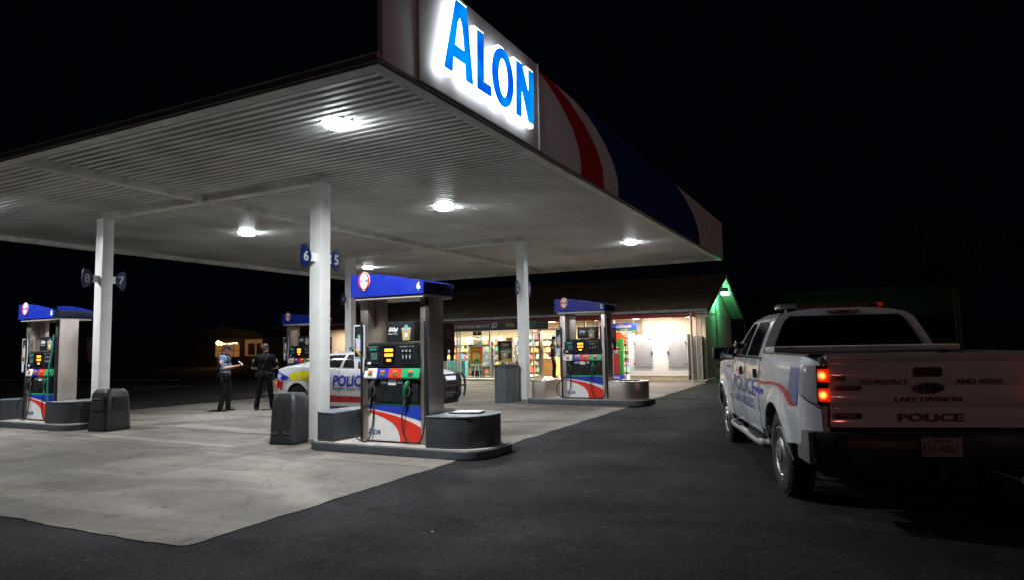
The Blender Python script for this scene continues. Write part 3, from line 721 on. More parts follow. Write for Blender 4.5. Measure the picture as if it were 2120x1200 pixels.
def fill(pts, step=.05):
    """densely triangulated polygon (x,z list) so that it can wrap"""
    me = flat([pts], 0); bm = bmesh.new(); bm.from_mesh(me)
    for _ in range(5):
        e = [q for q in bm.edges if q.calc_length() > step*2]
        if not e: break
        bmesh.ops.subdivide_edges(bm, edges=e, cuts=1); bmesh.ops.triangulate(bm, faces=[f for f in bm.faces if len(f.verts) > 3])
    bm.to_mesh(me); bm.free(); return me
def wheel(parent, x, y, r, w, sgn, rim, holes=7, tread=True, rr=.6):
    t = thing('wheel', None, None, (x, y, r)); t.parent = parent
    mb = MB(); R0 = r*rr
    prof = [(R0, -w*.42), (R0+.03, -w*.5), (r*.84, -w*.52), (r*.95, -w*.46), (r, -w*.36), (r, w*.36), (r*.95, w*.46), (r*.84, w*.52), (R0+.03, w*.5), (R0, w*.42)]
    mb.lathe(prof, 'y', 48)
    if tread:
        for k in range(36):
            a = 2*math.pi*k/36
            for j, yy in enumerate((-w*.33, -w*.11, w*.11, w*.33)):
                aa = a+(j % 2)*.087
                c = Vector((math.cos(aa)*r, yy, math.sin(aa)*r)); mb.X = Matrix.Translation(c) @ Matrix.Rotation(-aa, 4, 'Y')
                mb.box((-.008, -w*.085, -.022), (.012, w*.085, .022)); mb.X = Matrix.Identity(4)
    mb.build('tyre', RUB, t, ang=30)
    o = sgn*w*.30
    mb = MB(); q = R0+.004
    mb.lathe([(q, -w*.42), (q, sgn*w*.46), (q-.018, sgn*w*.47), (q-.03, sgn*w*.40), (q-.04, o), (q*.55, o+sgn*.03), (q*.45, o+sgn*.045), (q*.42, o+sgn*.06), (q*.2, o+sgn*.065), (.01, o+sgn*.065)], 'y', 48)
    mb.build('rim', rim, t, ang=30)
    mb = MB()
    for k in range(holes):
        a = 2*math.pi*k/holes; c = (math.cos(a)*q*.72, 0, math.sin(a)*q*.72)
        mb.cyl((c[0], o+sgn*.012, c[2]), (c[0], o+sgn*.026, c[2]), q*.15, n=14)
    mb.build('rim_hole', CHAS, t)
    mb = MB()
    for k in range(6):
        a = 2*math.pi*k/6+.2; mb.cyl((math.cos(a)*q*.3, o+sgn*.05, math.sin(a)*q*.3), (math.cos(a)*q*.3, o+sgn*.08, math.sin(a)*q*.3), .011, n=8)
    mb.build('lug_nut', CHROME, t)
    return t

# ------------------------------------------------------------------ pickup truck
def truck():
    T = thing('police_pickup', 'white crew cab police pickup with glowing red tail lamp parked on the asphalt at right', 'pickup truck', (8.42, -.14, g(8.42)), R_(17.74), sc=1.083)
    SILV = mat('bumper_dark', (.03, .032, .035), .35, .0, var=.2)
    def hw(z): return sinterp([(.40, .915), (.50, .955), (.62, .985), (.80, .998), (.95, 1.0), (1.10, .992), (1.25, .975), (1.34, .955), (1.42, .925)], z)
    def yf(x, z):
        y = hw(z)
        if x < -.90: y -= .15*((-.90-x)/.27)**2.4
        if x > 4.0: y -= .22*((x-4.0)/.6)**2
        # flared arches
        for ax in (0, 3.68):
            d = math.hypot(x-ax, z-.42)
            if d < .66 and z > .3: y += .028*max(0, 1-abs(d-.52)/.12)
        # swage line at door centre
        y -= .008*max(0, 1-abs(z-.72)/.05)
        return y
    A = [(0, .505), (3.68, .505)]
    lowb = lambda x: .56 if x > -.3 else lerp(.56, .64, min(1, (-.3-x)/.8))
    parts = []
    body = thing('body', None, None); body.parent = T
    for s in (1, -1):
        side_sheet(-1.165, .835, lowb, lambda x: 1.405, yf, [A[0]], sgn=s).build('bed_side', CARW, body)
        side_sheet(2.86, 4.60, lambda x: .50, lambda x: sinterp([(2.86, 1.315), (3.3, 1.30), (3.9, 1.25), (4.4, 1.17), (4.6, 1.08)], x), yf, [A[1]], sgn=s).build('front_fender', CARW, body)
        # doors
        for nm, xa, xb in (('rear_door', .85, 1.81), ('front_door', 1.82, 2.85)):
            d = side_sheet(xa, xb, lambda x: .49, lambda x: 1.35, yf, [A[0]], sgn=s).build(nm, CARW, T)
            hx = xa+.10; hy = s*(yf(hx, 1.17)+.02)
            MB().box((hx-.015, hy-.012, 1.12), (hx+.065, hy+.025, 1.225)).build('handle', BLACK, d, .012)
            mb = MB(); mb.box((xa, s*hw(1.34)-.02, 1.343), (xb, s*hw(1.34)+.012, 1.36)); mb.build('belt_trim', BLACK, d, .003)
            # glass
        # bed rail cap
        MB().box((-1.13, s*.865-.065, 1.40), (.83, s*.865+.065, 1.424)).build('bed_rail_cap', BLACK, T, .01)
        # inner bed wall
        MB().box((-1.10, s*.80-.01, .90), (.83, s*.80+.01, 1.40)).build('bed_wall', CHAS, body)
        # rocker seam shadow under body
        # arch lip
        for ax in (0, 3.68):
            mb = MB(); L = []
            for k in range(25):
                a = math.pi*(k/24); x = ax+.505*math.cos(a); z = .42+.505*math.sin(a); L.append((x, s*(yf(x, z)+.001), z))
            mb.tube(L, .011, 6, sub=1); mb.build('arch_lip', CARW, body)
        # running board
        mb = MB(); mb.tube([(.62, s*.78, .42), (.75, s*.93, .405), (.9, s*1.0, .40), (1.8, s*1.0, .40), (2.75, s*1.0, .40), (2.95, s*.93, .405), (3.05, s*.8, .42)], .042, 12); st = mb.build('running_board', mat('step_grey', (.30, .30, .29), .45, var=.25), T)
        mb = MB()
        for xx in (1.2, 2.4): mb.box((xx-.3, s*1.0-.035, .438), (xx+.3, s*1.0+.035, .447))
        mb.build('tread_pad', RUB, st, .003)
        for xx in (1.0, 2.5): MB().cyl((xx, s*.98, .40), (xx, s*.6, .52), .02).build('step_bracket', CHAS, st)
        # wheels
        for wx in (0, 3.68): wheel(T, wx, s*.845, .42, .26, s, mat('alloy_rim', (.55, .55, .54), .35, .9, var=.15), 7)
        # mirrors
        mr = MB().box((2.60, s*1.12-.14, 1.30), (2.74, s*1.12+.15, 1.475)).build('mirror', BLACK, T, .035, 3)
        MB().box((2.64, s*.93-.08, 1.34), (2.72, s*.93+.06, 1.39)).build('mirror_arm', BLACK, mr, .01)
        MB().box((2.590, s*1.12-.115, 1.32), (2.599, s*1.12+.125, 1.455)).build('mirror_glass', mat('mirror_glass', (.5, .5, .5), .04, 1, var=0), mr, .004)
    # inner mass, floor, underbody
    B('chassis', (-1.05, -.74, .48), (4.4, .74, .62), CHAS, T, .01)
    B('bed_floor', (-1.10, -.79, .88), (.83, .79, .90), CHAS, T)
    MB().cyl((0, -.74, .42), (0, .74, .42), .06).build('rear_axle', CHAS, T); MB().cyl((3.68, -.74, .42), (3.68, .74, .42), .05).build('front_axle', CHAS, T)
    MB().sph((0, 0, .42), .15, 1, 1.2, 1).build('differential', CHAS, T)
    for s in (1, -1): B('wheel_well', (2.95, s*.7-.06, .55), (4.3, s*.7+.06, 1.15), CHAS, T); B('wheel_well', (-.62, s*.72-.03, .55), (.62, s*.72+.03, 1.0), CHAS, T)
    B('spare_carrier', (-1.0, -.4, .40), (-.45, .4, .50), CHAS, T, .05)
    MB().cyl((-.95, -.55, .42), (-1.28, -.62, .40), .035, n=14).build('exhaust_pipe', ALU, T)
    # hood + front
    mb = MB(); rows = []
    for k in range(13):
        x = lerp(2.86, 4.60, k/12); ze = sinterp([(2.86, 1.315), (3.3, 1.30), (3.9, 1.25), (4.4, 1.17), (4.6, 1.08)], x)
        rows.append([(x, yf(x, ze)*v, ze+.055*(1-abs(v)**2.2)+(.02 if .45 < abs(v) < .7 else 0)) for v in [lerp(-1, 1, j/16) for j in range(17)]])
    mb.grid(rows); mb.build('hood', CARW, body)
    B('grille', (4.56, -.60, .72), (4.63, .60, 1.10), CHROME, T, .02); B('front_bumper', (4.5, -.92, .45), (4.75, .92, .68), CHROME, T, .05)
    for s in (1, -1): B('headlamp', (4.50, s*.74-.13, .80), (4.61, s*.74+.13, 1.10), DGLASS, T, .03)
    # cab shell, lofted across
    prof = [(.955, 1.345), (.93, 1.40), (.86, 1.58), (.775, 1.755), (.735, 1.815), (.66, 1.865), (.50, 1.898), (.25, 1.92), (0, 1.928)]
    prof = prof+[(-y, z) for y, z in prof[-2::-1]]
    def xr(z): return .855+.13*max(0, (z-1.345)/.58)**1.2
    def xfz(z): return 3.02-.80*max(0, (z-1.345)/.58)**1.08
    mb = MB(); nst = 20
    mb.grid([[(lerp(xr(z), xfz(z), u/nst), y*(1-.06*max(0, (lerp(xr(z), xfz(z), u/nst)-2.0)) if z > 1.5 else 1), z) for y, z in prof] for u in range(nst+1)])
    # back wall of cab down to bed floor
    mb.grid([[(xr(z)+.0, y*t, z) for t in [lerp(-1, 1, j/8) for j in range(9)]] for y, z in [(.955, 1.345), (.93, 1.40), (.86, 1.58), (.775, 1.755), (.735, 1.815), (.66, 1.865), (.50, 1.898), (.25, 1.92)]])
    mb.grid([[(xfz(z), y*t*(1-.06*max(0, xfz(z)-2.0) if z > 1.5 else 1), z) for t in [lerp(-1, 1, j/8) for j in range(9)]] for y, z in [(.955, 1.345), (.93, 1.40), (.86, 1.58), (.775, 1.755), (.735, 1.815), (.66, 1.865), (.50, 1.898), (.25, 1.92)]])
    cab = mb.build('cab', CARW, T, merge=False, ang=50)
    B('cab_back', (.84, -.93, .62), (.856, .93, 1.36), CARW, cab, .004)
    def ys(z): return interp([(1.345, .955), (1.40, .93), (1.58, .86), (1.755, .775), (1.815, .735), (1.865, .66)], z)
    def ysx(x, z): return ys(z)*(1-.06*max(0, x-2.0) if z > 1.5 else 1)
    def pane(name, xa, xb, za, zb, parent, sgn, m=DGLASS, off=.005, n=8):
        mb = MB(); mb.grid([[(lerp(xa(z), xb(z), k/n), sgn*(ysx(lerp(xa(z), xb(z), k/n), z)+off), z) for z in [lerp(za, zb, j/n) for j in range(n+1)]] for k in range(n+1)])
        return mb.build(name, m, parent)
    for s in (1, -1):
        pane('window_frame', lambda z: 1.03+.10*(z-1.36)/.42, lambda z: 1.80, 1.362, 1.80, cab, s, BLACK, .004)
        pane('rear_side_window', lambda z: 1.055+.10*(z-1.36)/.42, lambda z: 1.765-.02*(z-1.36), 1.378, 1.785, cab, s, DGLASS, .008)
        pane('window_frame', lambda z: 1.87, lambda z: 2.90-.66*((z-1.36)/.45)**1.05, 1.362, 1.795, cab, s, BLACK, .004)
        pane('front_side_window', lambda z: 1.90, lambda z: 2.83-.64*((z-1.36)/.45)**1.05, 1.378, 1.78, cab, s, DGLASS, .008)
        # drip rail seam line along the cab roof edge down the rear pillar
        MB().tube([(.88, s*.90, 1.44), (.93, s*.80, 1.66), (.97, s*.715, 1.82), (1.06, s*.665, 1.868), (1.6, s*.655, 1.873), (2.2, s*.64, 1.868)], .006, 6).build('roof_seam', BLACK, cab)
        # door seams
        for xs in (.843, 1.815, 2.855):
            mb = MB(); L = [(xs, s*(yf(xs, z)+.0005), z) for z in [lerp(.50, 1.345, k/16) for k in range(17)]]; mb.tube(L, .0042, 4, sub=1); mb.build('door_seam', CHAS, body)
        L = [(x, s*(yf(x, .72)+.002), .72) for x in [lerp(.86, 2.84, k/20) for k in range(21)]]
        MB().tube(L, .004, 4, sub=1).build('body_crease', mat('car_white_shade', (.5, .5, .5), .4), body)
    # rear window
    def rw(za, zb, hwf, off, m, name, n=8):
        mb = MB(); mb.grid([[(xr(z)-off, lerp(-hwf(z), hwf(z), k/n), z) for z in [lerp(za, zb, j/n) for j in range(n+1)]] for k in range(n+1)]); return mb.build(name, m, cab)
    rw(1.40, 1.835, lambda z: ys(z)-.105-.01*(z > 1.8), .004, BLACK, 'rear_window_seal'); rw(1.42, 1.82, lambda z: ys(z)-.13, .008, DGLASS, 'rear_window')
    rw2 = MB(); n = 8; rw2.grid([[(xfz(z)+.006, lerp(-1, 1, k/n)*(ys(z)-.12), z) for z in [lerp(1.37, 1.80, j/n) for j in range(n+1)]] for k in range(n+1)]); rw2.build('windscreen', DGLASS, cab)
    # third brake lamp
    c3 = MB().box((.925, -.165, 1.862), (.985, .165, 1.892)).build('brake_lamp', BLACK, T, .008)
    for a, b, mm in ((-.155, -.06, mat('lens_clear', (.35, .35, .35), .15)), (-.05, .05, mat('lens_red', (.25, .01, .01), .15)), (.06, .155, MATS['lens_clear'])): MB().box((.921, a, 1.866), (.93, b, 1.888)).build('lamp_lens', mm, c3, .002)
    # tailgate
    tg = MB(); rows = []
    zsec = [(.795, 0), (.80, -.012), (.93, -.014), (.955, -.004), (.965, -.004), (.985, -.016), (1.12, -.018), (1.135, -.008), (1.145, -.008), (1.16, -.018), (1.315, -.016), (1.335, -.006), (1.35, -.010), (1.375, -.026), (1.405, -.030), (1.418, -.02), (1.42, .03), (1.415, .06)]
    tg.grid([[(-1.152+dx-.012*(1-(v*v)), .788*v, z) for z, dx in zsec] for v in [lerp(-1, 1, j/16) for j in range(17)]])
    tgo = tg.build('tailgate', CARW, T, ang=50)
    B('tailgate_inner', (-1.12, -.785, .80), (-1.09, .785, 1.415), CARW, tgo)
    fx = -1.186; Rr = (0, -1, 0)
    B('tailgate_handle', (-1.20, -.105, 1.225), (-1.15, .105, 1.30), BLACK, tgo, .018, seg=3); B('handle_recess', (-1.204, -.08, 1.238), (-1.198, .08, 1.272), CHAS, tgo, .004)
    ov = [(.115*math.cos(a), .045*math.sin(a)) for a in [6.283*i/32 for i in range(32)]]
    em = put(flat([ov], .014), 'emblem', mat('emblem_navy', (.02, .03, .06), .2), tgo, (fx-.002, 0, 1.128), Rr)
    put(flat([ov, [(x*.9, y*.82) for x, y in ov]], .006), 'emblem_ring', mat('emblem_grey', (.16, .15, .16), .35, .6), tgo, (fx-.010, 0, 1.128), Rr)
    tdark = mat('decal_dark', (.07, .05, .10), .45); tplate = mat('plate_dark', (.10, .06, .07), .5); tred = mat('decal_red', (.24, .02, .03), .45)
    text('Ford', 'emblem_script', MATS['emblem_grey'], tgo, (fx-.011, 0, 1.128), Rr, width=.13, height=.045, shear=.3, depth=.003)
    text('342', 'tailgate_lettering', tdark, tgo, (fx+.004, .70, 1.215), Rr, width=.105, height=.04, bold=.02)
    text('TO PROTECT', 'tailgate_lettering', tdark, tgo, (fx, .345, 1.18), Rr, width=.37, height=.04, bold=.0)
    text('AND SERVE', 'tailgate_lettering', tdark, tgo, (fx, -.39, 1.18), Rr, width=.36, height=.04, bold=.0)
    text('LAKE DIVISION', 'tailgate_lettering', tred, tgo, (fx, .01, 1.035), Rr, width=.51, height=.04, bold=.0)
    text('POLICE', 'tailgate_lettering', tdark, tgo, (fx+.002, .0, .885), Rr, width=.50, height=.065, bold=.02)
    B('badge', (fx-.004, .53, 1.115), (fx+.01, .725, 1.15), mat('badge_dark', (.06, .01, .012), .3), tgo, .006)
    B('badge', (fx-.002, .54, .875), (fx+.012, .74, .92), mat('badge_black', (.012, .012, .014), .3), tgo, .003)
    text('XLT', 'badge_text', ALU, tgo, (fx-.0035, .63, .8975), Rr, width=.075, height=.022, depth=.003)
    # tail lamps
    LIT = lampmat('tail_lamp_lit', (1, .45, .07), (1, .022, .004), 4.5, .62, .05)
    CLR = mat('lamp_clear', (.5, .46, .46), .15, .1, var=.1)
    for s in (1, -1):
        def tyf(x, z): return yf(x, z)+.012
        mb = MB(); cols = []
        for x in [lerp(-1.17, -.985, k/8) for k in range(9)]:
            lo = lerp(1.015, 1.10, max(0, (x+1.17)/.185)**.8) if True else 1
            cols.append([(x, s*(tyf(x, z)), z) for z in [lerp(lo-.03, 1.325, j/8) for j in range(9)]])
        mb.grid(cols)
        hz = mb.build('tail_lamp', CLR, T)
        mb = MB(); mb.box((-1.178, s*.835-.042, .985), (-1.15, s*.835+.05, 1.325)).build('lamp_bezel', CHAS, hz, .012)
        mb = MB(); mb.tube([(-1.17, s*.892, .985), (-1.12, s*.935, 1.01), (-1.06, s*.965, 1.04), (-.99, s*.985, 1.085)], .009, 6); mb.build('lamp_chrome', CHROME, hz)
        for zc in (1.24, 1.075):
            if True:
                l = MB().box((-.012, -.052, -.056), (.012, .046 if s > 0 else .052, .056)); me = l.mesh('lens', .014, 3); me.materials.append(LIT if s > 0 else LIT)
                link('lit_lens', me, hz, (-1.185, s*.838, zc)).rotation_euler = (0, 0, s*-.5)
        # rear corner panel closing to tailgate
        MB().box((-1.150, s*.815-.025, .66), (-1.12, s*.815+.035, 1.40)).build('corner_panel', CARW, body, .01)
    # rear bumper
    mb = MB(); sec = [(.50, .02), (.47, .0), (.50, -.06), (.60, -.10), (.73, -.105), (.765, -.08), (.765, .03)]
    rows = []
    for k in range(25):
        v = lerp(-1, 1, k/24); y = .985*v; cx = -1.215+.16*max(0, abs(v)-.72)**1.4*4
        rows.append([(cx+dx*(1-.3*abs(v)), y*(1-.0*abs(dx)), z+(.0 if abs(v) > .3 else 0)) for z, dx in sec])
    mb.grid(rows); bp = mb.build('rear_bumper', SILV, T, ang=40)
    B('bumper_step', (-1.27, -.5, .766), (-1.17, .5, .775), RUB, bp, .003)
    for s in (1, -1): MB().box((-1.20, s*.955-.03, .49), (-.80, s*.955+.03, .765)).build('bumper_end', GREYP, bp, .025)
    lp = B('licence_plate', (-1.338, -.1525, .585), (-1.33, .1525, .737), mat('plate_white', (.26, .24, .24), .5), bp, .004)
    text('TEXAS', 'plate_text', tplate, bp, (-1.3395, 0, .715), Rr, width=.12, height=.022, depth=.003)
    text('111-6867', 'plate_text', tplate, bp, (-1.3395, 0, .652), Rr, width=.26, height=.065, depth=.003)
    MB().box((-1.34, -.035, .42), (-1.1, .035, .485)).build('tow_hitch', CHAS, bp, .008)
    # toolbox with diamond plate
    tb = thing('tool_box', 'aluminium diamond plate tool box lying across the bed of the pickup', 'tool box', (0, 0, 0)); tb.parent = None
    # (rests on the bed rails: top level)
    Mx = T.matrix_basis.copy(); Tm = Matrix.Translation(T.location) @ Matrix.Rotation(R_(17.74), 4, 'Z') @ Matrix.Scale(1.083, 4)
    tb.location = Tm @ Vector((.55, 0, 1.425)); tb.rotation_euler = (0, 0, R_(17.74)); tb.scale = (1.083,)*3
    DP = mat('diamond_plate', (.62, .58, .55), .48, .9, var=.2, scale=6)
    B('box_body', (-.20, -.78, -.30), (.20, .78, -.001), DP, tb, .006)
    B('box_lid', (-.25, -.915, .0), (.25, .915, .055), DP, tb, .006)
    mb = MB(); k = 0
    for i in range(64):
        for j in range(3):
            y = -.89+i*.0283; z = .012+j*.015; a = .5 if (i+j) % 2 else -.5
            mb.X = Matrix.Translation((-.2515, y, z)) @ Matrix.Rotation(a*1.5, 4, 'X'); mb.box((-.002, -.008, -.002), (.001, .008, .002))
    for i in range(64):
        for j in range(14):
            y = -.89+i*.0283; x = -.23+j*.034; a = .78 if (i+j) % 2 else -.78
            mb.X = Matrix.Translation((x, y, .0555)) @ Matrix.Rotation(a, 4, 'Z'); mb.box((-.009, -.002, -.001), (.009, .002, .002))
    mb.X = Matrix.Identity(4); mb.build('tread_pattern', DP, tb)
    # light bar
    lb = B('light_bar', (1.42, -.56, 1.945), (1.68, .56, 1.985), mat('bar_smoke', (.05, .02, .02), .15), T, .02)
    B('bar_foot', (1.48, -.5, 1.915), (1.62, -.4, 1.944), BLACK, lb); B('bar_foot', (1.48, .4, 1.90), (1.62, .5, 1.944), BLACK, lb)
    B('bar_lens', (1.41, .40, 1.945), (1.69, .60, 2.0), mat('bar_clear', (.22, .22, .22), .15, .3), lb, .02)
    for k in range(7): B('bar_lens', (1.405, .30-.115*k-.045, 1.95), (1.43, .30-.115*k+.045, 1.98), mat('bar_red', (.16, .01, .01), .3), lb, .006)
    B('bar_lens', (1.41, -.60, 1.945), (1.69, -.54, 1.995), mat('bar_red_end', (.5, .03, .02), .2, emit=(1, .05, .03), es=.08), lb, .02)
    # spotlight
    sp = MB(); sp.sph((2.72, .90, 1.50), .07, 1, 1, 1, 14); sp.cyl((2.62, .90, 1.50), (2.70, .90, 1.50), .05, .07); sp.build('spot_lamp', CHROME, T)
    # decals, left side (and mirrored lettering on the right)
    dblue = mat('decal_blue', (.03, .05, .28), .4); dbl2 = mat('decal_steelblue', (.11, .13, .30), .4); dr = mat('decal_redstripe', (.42, .03, .04), .4)
    for s in (1, -1):
        xm = 1.84
        decal(textmesh('POLICE', bold=.012, depth=0, width=1.60, height=.20, spacing=1.12), 'door_lettering', dblue, body, xm, 1.0, yf, s)
        decal(textmesh('SAN ANGELO', bold=0, depth=0, width=1.30, height=.115, spacing=1.15), 'door_lettering', dblue, body, xm, .80, yf, s)
        X = lambda L: [(-(x-0) if s > 0 else x, z) for x, z in L]
        def dd(L, m, n): me = fill([((-x if s > 0 else x), z) for x, z in L]); decal(me, n, m, body, 0, 0, yf, s)
        dd([(1.05, 1.045), (1.05, 1.075), (.70, 1.08), (.45, 1.09), (.10, 1.10), (-.30, 1.085), (-.62, 1.03), (-.80, .95), (-.86, .92), (-.86, 1.0), (-.62, 1.09), (-.30, 1.13), (.1, 1.135), (.5, 1.125), (1.05, 1.10)][::1] if False else [(1.05, 1.075), (1.05, 1.10), (.55, 1.10), (.1, 1.125), (-.30, 1.12), (-.60, 1.08), (-.88, .955), (-.66, .945), (-.45, 1.03), (-.2, 1.09), (.1, 1.095), (.55, 1.07)], dr, 'red_stripe')
        dd([(1.02, .955), (1.02, 1.015), (.55, 1.015), (.62, .955)], dblue, 'blue_stripe')
        dd([(-.62, 1.09), (-.66, 1.30), (-1.0, 1.30), (-.985, 1.14), (-.93, .97), (-.88, .96), (-.70, 1.04)], dbl2, 'blue_stripe')
        dd([(3.35, 1.18), (3.35, 1.21), (3.0, 1.21), (3.0, 1.18)], dblue, 'blue_stripe')
        decal(textmesh('EMERGENCY 911', bold=.02, depth=0, width=.40, height=.035), 'door_lettering', dr, body, 2.25, 1.17, yf, s)
    MB().cyl((3.2, .7, 1.3), (3.25, .72, 1.85), .004, n=6).build('antenna', BLACK, T)
    return T
truck()

# ------------------------------------------------------------------ police sedan
def sedan():
    S = thing('police_sedan', 'white police sedan with blue lettering and a white star, parked behind pump 6', 'police car', (13.98, 11.46, g(14)), R_(-90), sc=1.0); S.scale = (.965, 1.0, 1.06)
    A = [(-1.60, .40), (1.45, .40)]; zc = .36
    shoulder = [(-2.56, 1.00), (-2.45, 1.07), (-2.2, 1.11), (-1.6, 1.13), (-1.0, 1.12), (-.4, 1.08), (.4, 1.06), (1.0, 1.04), (1.6, 1.01), (2.1, .96), (2.35, .89), (2.48, .76)]
    zs = lambda x: sinterp(shoulder, x)
    hwx = lambda x: sinterp([(-2.56, .70), (-2.5, .80), (-2.35, .88), (-2.0, .925), (-1.5, .945), (0, .945), (1.4, .945), (1.9, .915), (2.25, .83), (2.42, .72), (2.48, .6)], x)
    def yf(x, z):
        h = hwx(x); t = (z-.22)/(zs(x)-.22+1e-6)
        y = h*(1-.055*max(0, 1-t*3.2)-.05*max(0, (t-.72)/.28)**1.5)
        y -= .018*max(0, 1-abs(z-.50)/.09)
        for ax, r in A:
            d = math.hypot(x-ax, z-zc)
            if d < .56: y += .022*max(0, 1-abs(d-.40)/.12)
        return y
    body = thing('body', None, None); body.parent = S
    low = lambda x: sinterp([(-2.56, .36), (-2.4, .28), (-2.0, .23), (2.0, .21), (2.35, .24), (2.48, .30)], x)
    for s in (1, -1): side_sheet(-2.56, 2.48, low, zs, yf, A, zc, s, rows=16).build('side_panel', CARW, body)
    # greenhouse and decks: cross sections
    roof = [(-2.56, 1.03), (-2.45, 1.12), (-2.15, 1.17), (-1.95, 1.19), (-1.25, 1.40), (-.85, 1.475), (-.4, 1.50), (.2, 1.50), (.62, 1.46), (1.30, 1.14), (1.5, 1.10), (2.0, 1.04), (2.3, .95), (2.48, .79)]
    zr = lambda x: interp(roof, x) if -2.0 < x < 1.2 else sinterp(roof, x)
    def ring(x):
        ye = yf(x, zs(x)); e = zs(x); r_ = sinterp(roof, x); k = max(0, min(1, (r_-e-.075)/.10))
        # k: how much of a cabin there is
        yt = lerp(ye*.80, .57, k); yb = lerp(ye*.93, ye*.945, k)
        L = [(ye, e), (yb, lerp(e+(r_-e)*.35, e+.015, k)), (lerp(yb, yt, .5), lerp(lerp(e, r_, .6), e+.02+(r_-e)*.48, k)), (yt, lerp(lerp(e, r_, .8), r_-.075, k)), (yt*.9, lerp(lerp(e, r_, .9), r_-.03, k)), (yt*.6, r_-.006), (0, r_)]
        return [(x, y, z) for y, z in L]+[(x, -y, z) for y, z in L[-2::-1]]
    st = sorted(set([round(-2.56+.06*k, 3) for k in range(85)]))
    st = [x for x in st if x <= 2.48]
    mb = MB(); mb.grid([ring(x) for x in st]); mb.build('roof_and_decks', CARW, body, ang=60)
    for x in (-2.56, 2.48):
        mb = MB(); n = 8; zz = [lerp(low(x), zs(x), k/n) for k in range(n+1)]; mb.grid([[(x+(.03 if x > 0 else -.03)*math.sin(math.pi*(z-low(x))/(zs(x)-low(x))), v*yf(x, z), z) for z in zz] for v in [lerp(-1, 1, j/8) for j in range(9)]])
        mb.build('bumper_cover', CARW, body)
    B('underbody', (-2.3, -.78, .22), (2.2, .78, .40), CHAS, S)
    for s in (1, -1):
        for ax, r in A: B('wheel_well', (ax-.42, s*.66-.04, .25), (ax+.42, s*.66+.04, .72), CHAS, S)
    # glass: offset patches from ring between param 1 and 3
    def gp(x, t):
        R = ring(x); a = Vector(R[1]); b = Vector(R[2]); c = Vector(R[3])
        return a.lerp(b, t*2) if t < .5 else b.lerp(c, t*2-1)
    def win(name, xa, xb, ta, tb, par, s, m=DGLASS, off=.006, n=10):
        mb = MB(); rows = []
        for k in range(n+1):
            row = []
            for j in range(n+1):
                t = lerp(ta, tb, j/n); x = lerp(xa(t), xb(t), k/n); q = gp(x, t); row.append((q.x, s*(q.y+off), q.z+off*.3))
            rows.append(row)
        mb.grid(rows); return mb.build(name, m, par)
    for s in (1, -1):
        win('window_surround', lambda t: -1.28+.42*t, lambda t: 1.12-.66*t, .02, 1.0, body, s, BLACK, .003)
        win('rear_door_window', lambda t: -1.20+.40*t, lambda t: -.22, .08, .93, body, s, mat('sedan_glass', (.012, .012, .014), .08, var=0))
        win('front_door_window', lambda t: -.13, lambda t: 1.02-.64*t, .08, .93, body, s, MATS['sedan_glass'])
        win('door_pillar', lambda t: -.22, lambda t: -.13, .0, 1.0, body, s, mat('pillar_grey', (.25, .25, .25), .4), .005)
        for xs in (-.17, .95, -1.02):
            L = [(xs if z > .5 or xs > -1 else xs, s*(yf(xs, z)+.0005), z) for z in [lerp(.26, zs(xs)-.01, k/14) for k in range(15)]]
            MB().tube(L, .004, 4, sub=1).build('door_seam', CHAS, body)
        for hx in (-.85, .02): MB().tube([(hx, s*(yf(hx, .92)+.005), .92), (hx+.05, s*(yf(hx, .92)+.03), .925), (hx+.17, s*(yf(hx, .92)+.03), .925), (hx+.22, s*(yf(hx, .92)+.005), .92)], .012, 8).build('door_handle', CARW, body)
        wheel(S, -1.60, s*.80, .355, .22, s, mat('steel_rim_black', (.03, .03, .03), .4, .3), 8, False, .62); wheel(S, 1.45, s*.80, .355, .22, s, MATS['steel_rim_black'], 8, False, .62)
        MB().box((.86, s*1.0-.09, .97), (1.0, s*1.0+.09, 1.10)).build('mirror', BLACK, S, .03, 3)
        # tail lamps and headlamps
        mb = MB(); mb.grid([[(x, s*(yf(x, z)+.006), z) for z in [lerp(.70, .80, j/4) for j in range(5)]] for x in [lerp(-2.55, -2.33, k/5) for k in range(6)]]); tl = mb.build('tail_lamp', mat('tail_red', (.3, .01, .01), .2), S)
        me = MB().sph((0, 0, 0), .045, 1, .4, .8, 12).mesh('lens'); me.materials.append(lampmat('small_lamp_lit', (1, .35, .12), (1, .05, .01), 4, 1.2, .05)); link('lit_lens', me, tl, (-2.535, s*(yf(-2.535, .74)+.005), .75))
        mb = MB(); mb.grid([[(x, s*(yf(x, z)+.006), z) for z in [lerp(.62, zs(x)-.06, j/4) for j in range(5)]] for x in [lerp(2.2, 2.44, k/5) for k in range(6)]]); mb.build('headlamp', mat('headlamp_glass', (.3, .3, .3), .1), S)
    def cw(name, x0, x1, f0, f1, m):
        mb = MB(); rows = []
        for k in range(11):
            x = lerp(x0, x1, k/10); row = []
            for v in [lerp(-1, 1, j/10) for j in range(11)]:
                R = ring(x); y = abs(v)*R[3][1]*.98; zz = interp([(0, R[6][2]), (R[5][1], R[5][2]), (R[4][1], R[4][2]), (R[3][1], R[3][2])], y); row.append((x, math.copysign(y, v), zz+.006))
            rows.append(row)
        mb.grid(rows); mb.build(name, m, body)
    cw('windscreen', .70, 1.22, 0, 0, MATS['sedan_glass']); cw('rear_window', -1.78, -1.08, 0, 0, MATS['sedan_glass'])
    B('grille', (2.44, -.46, .52), (2.525, .46, .76), BLACK, S, .03); B('lower_intake', (2.44, -.5, .30), (2.52, .5, .42), BLACK, S, .02)
    # light bar, push bumper
    lb = B('light_bar', (-.22, -.50, 1.52), (.06, .50, 1.575), mat('bar_grey', (.35, .37, .4), .15, .4), S, .02)
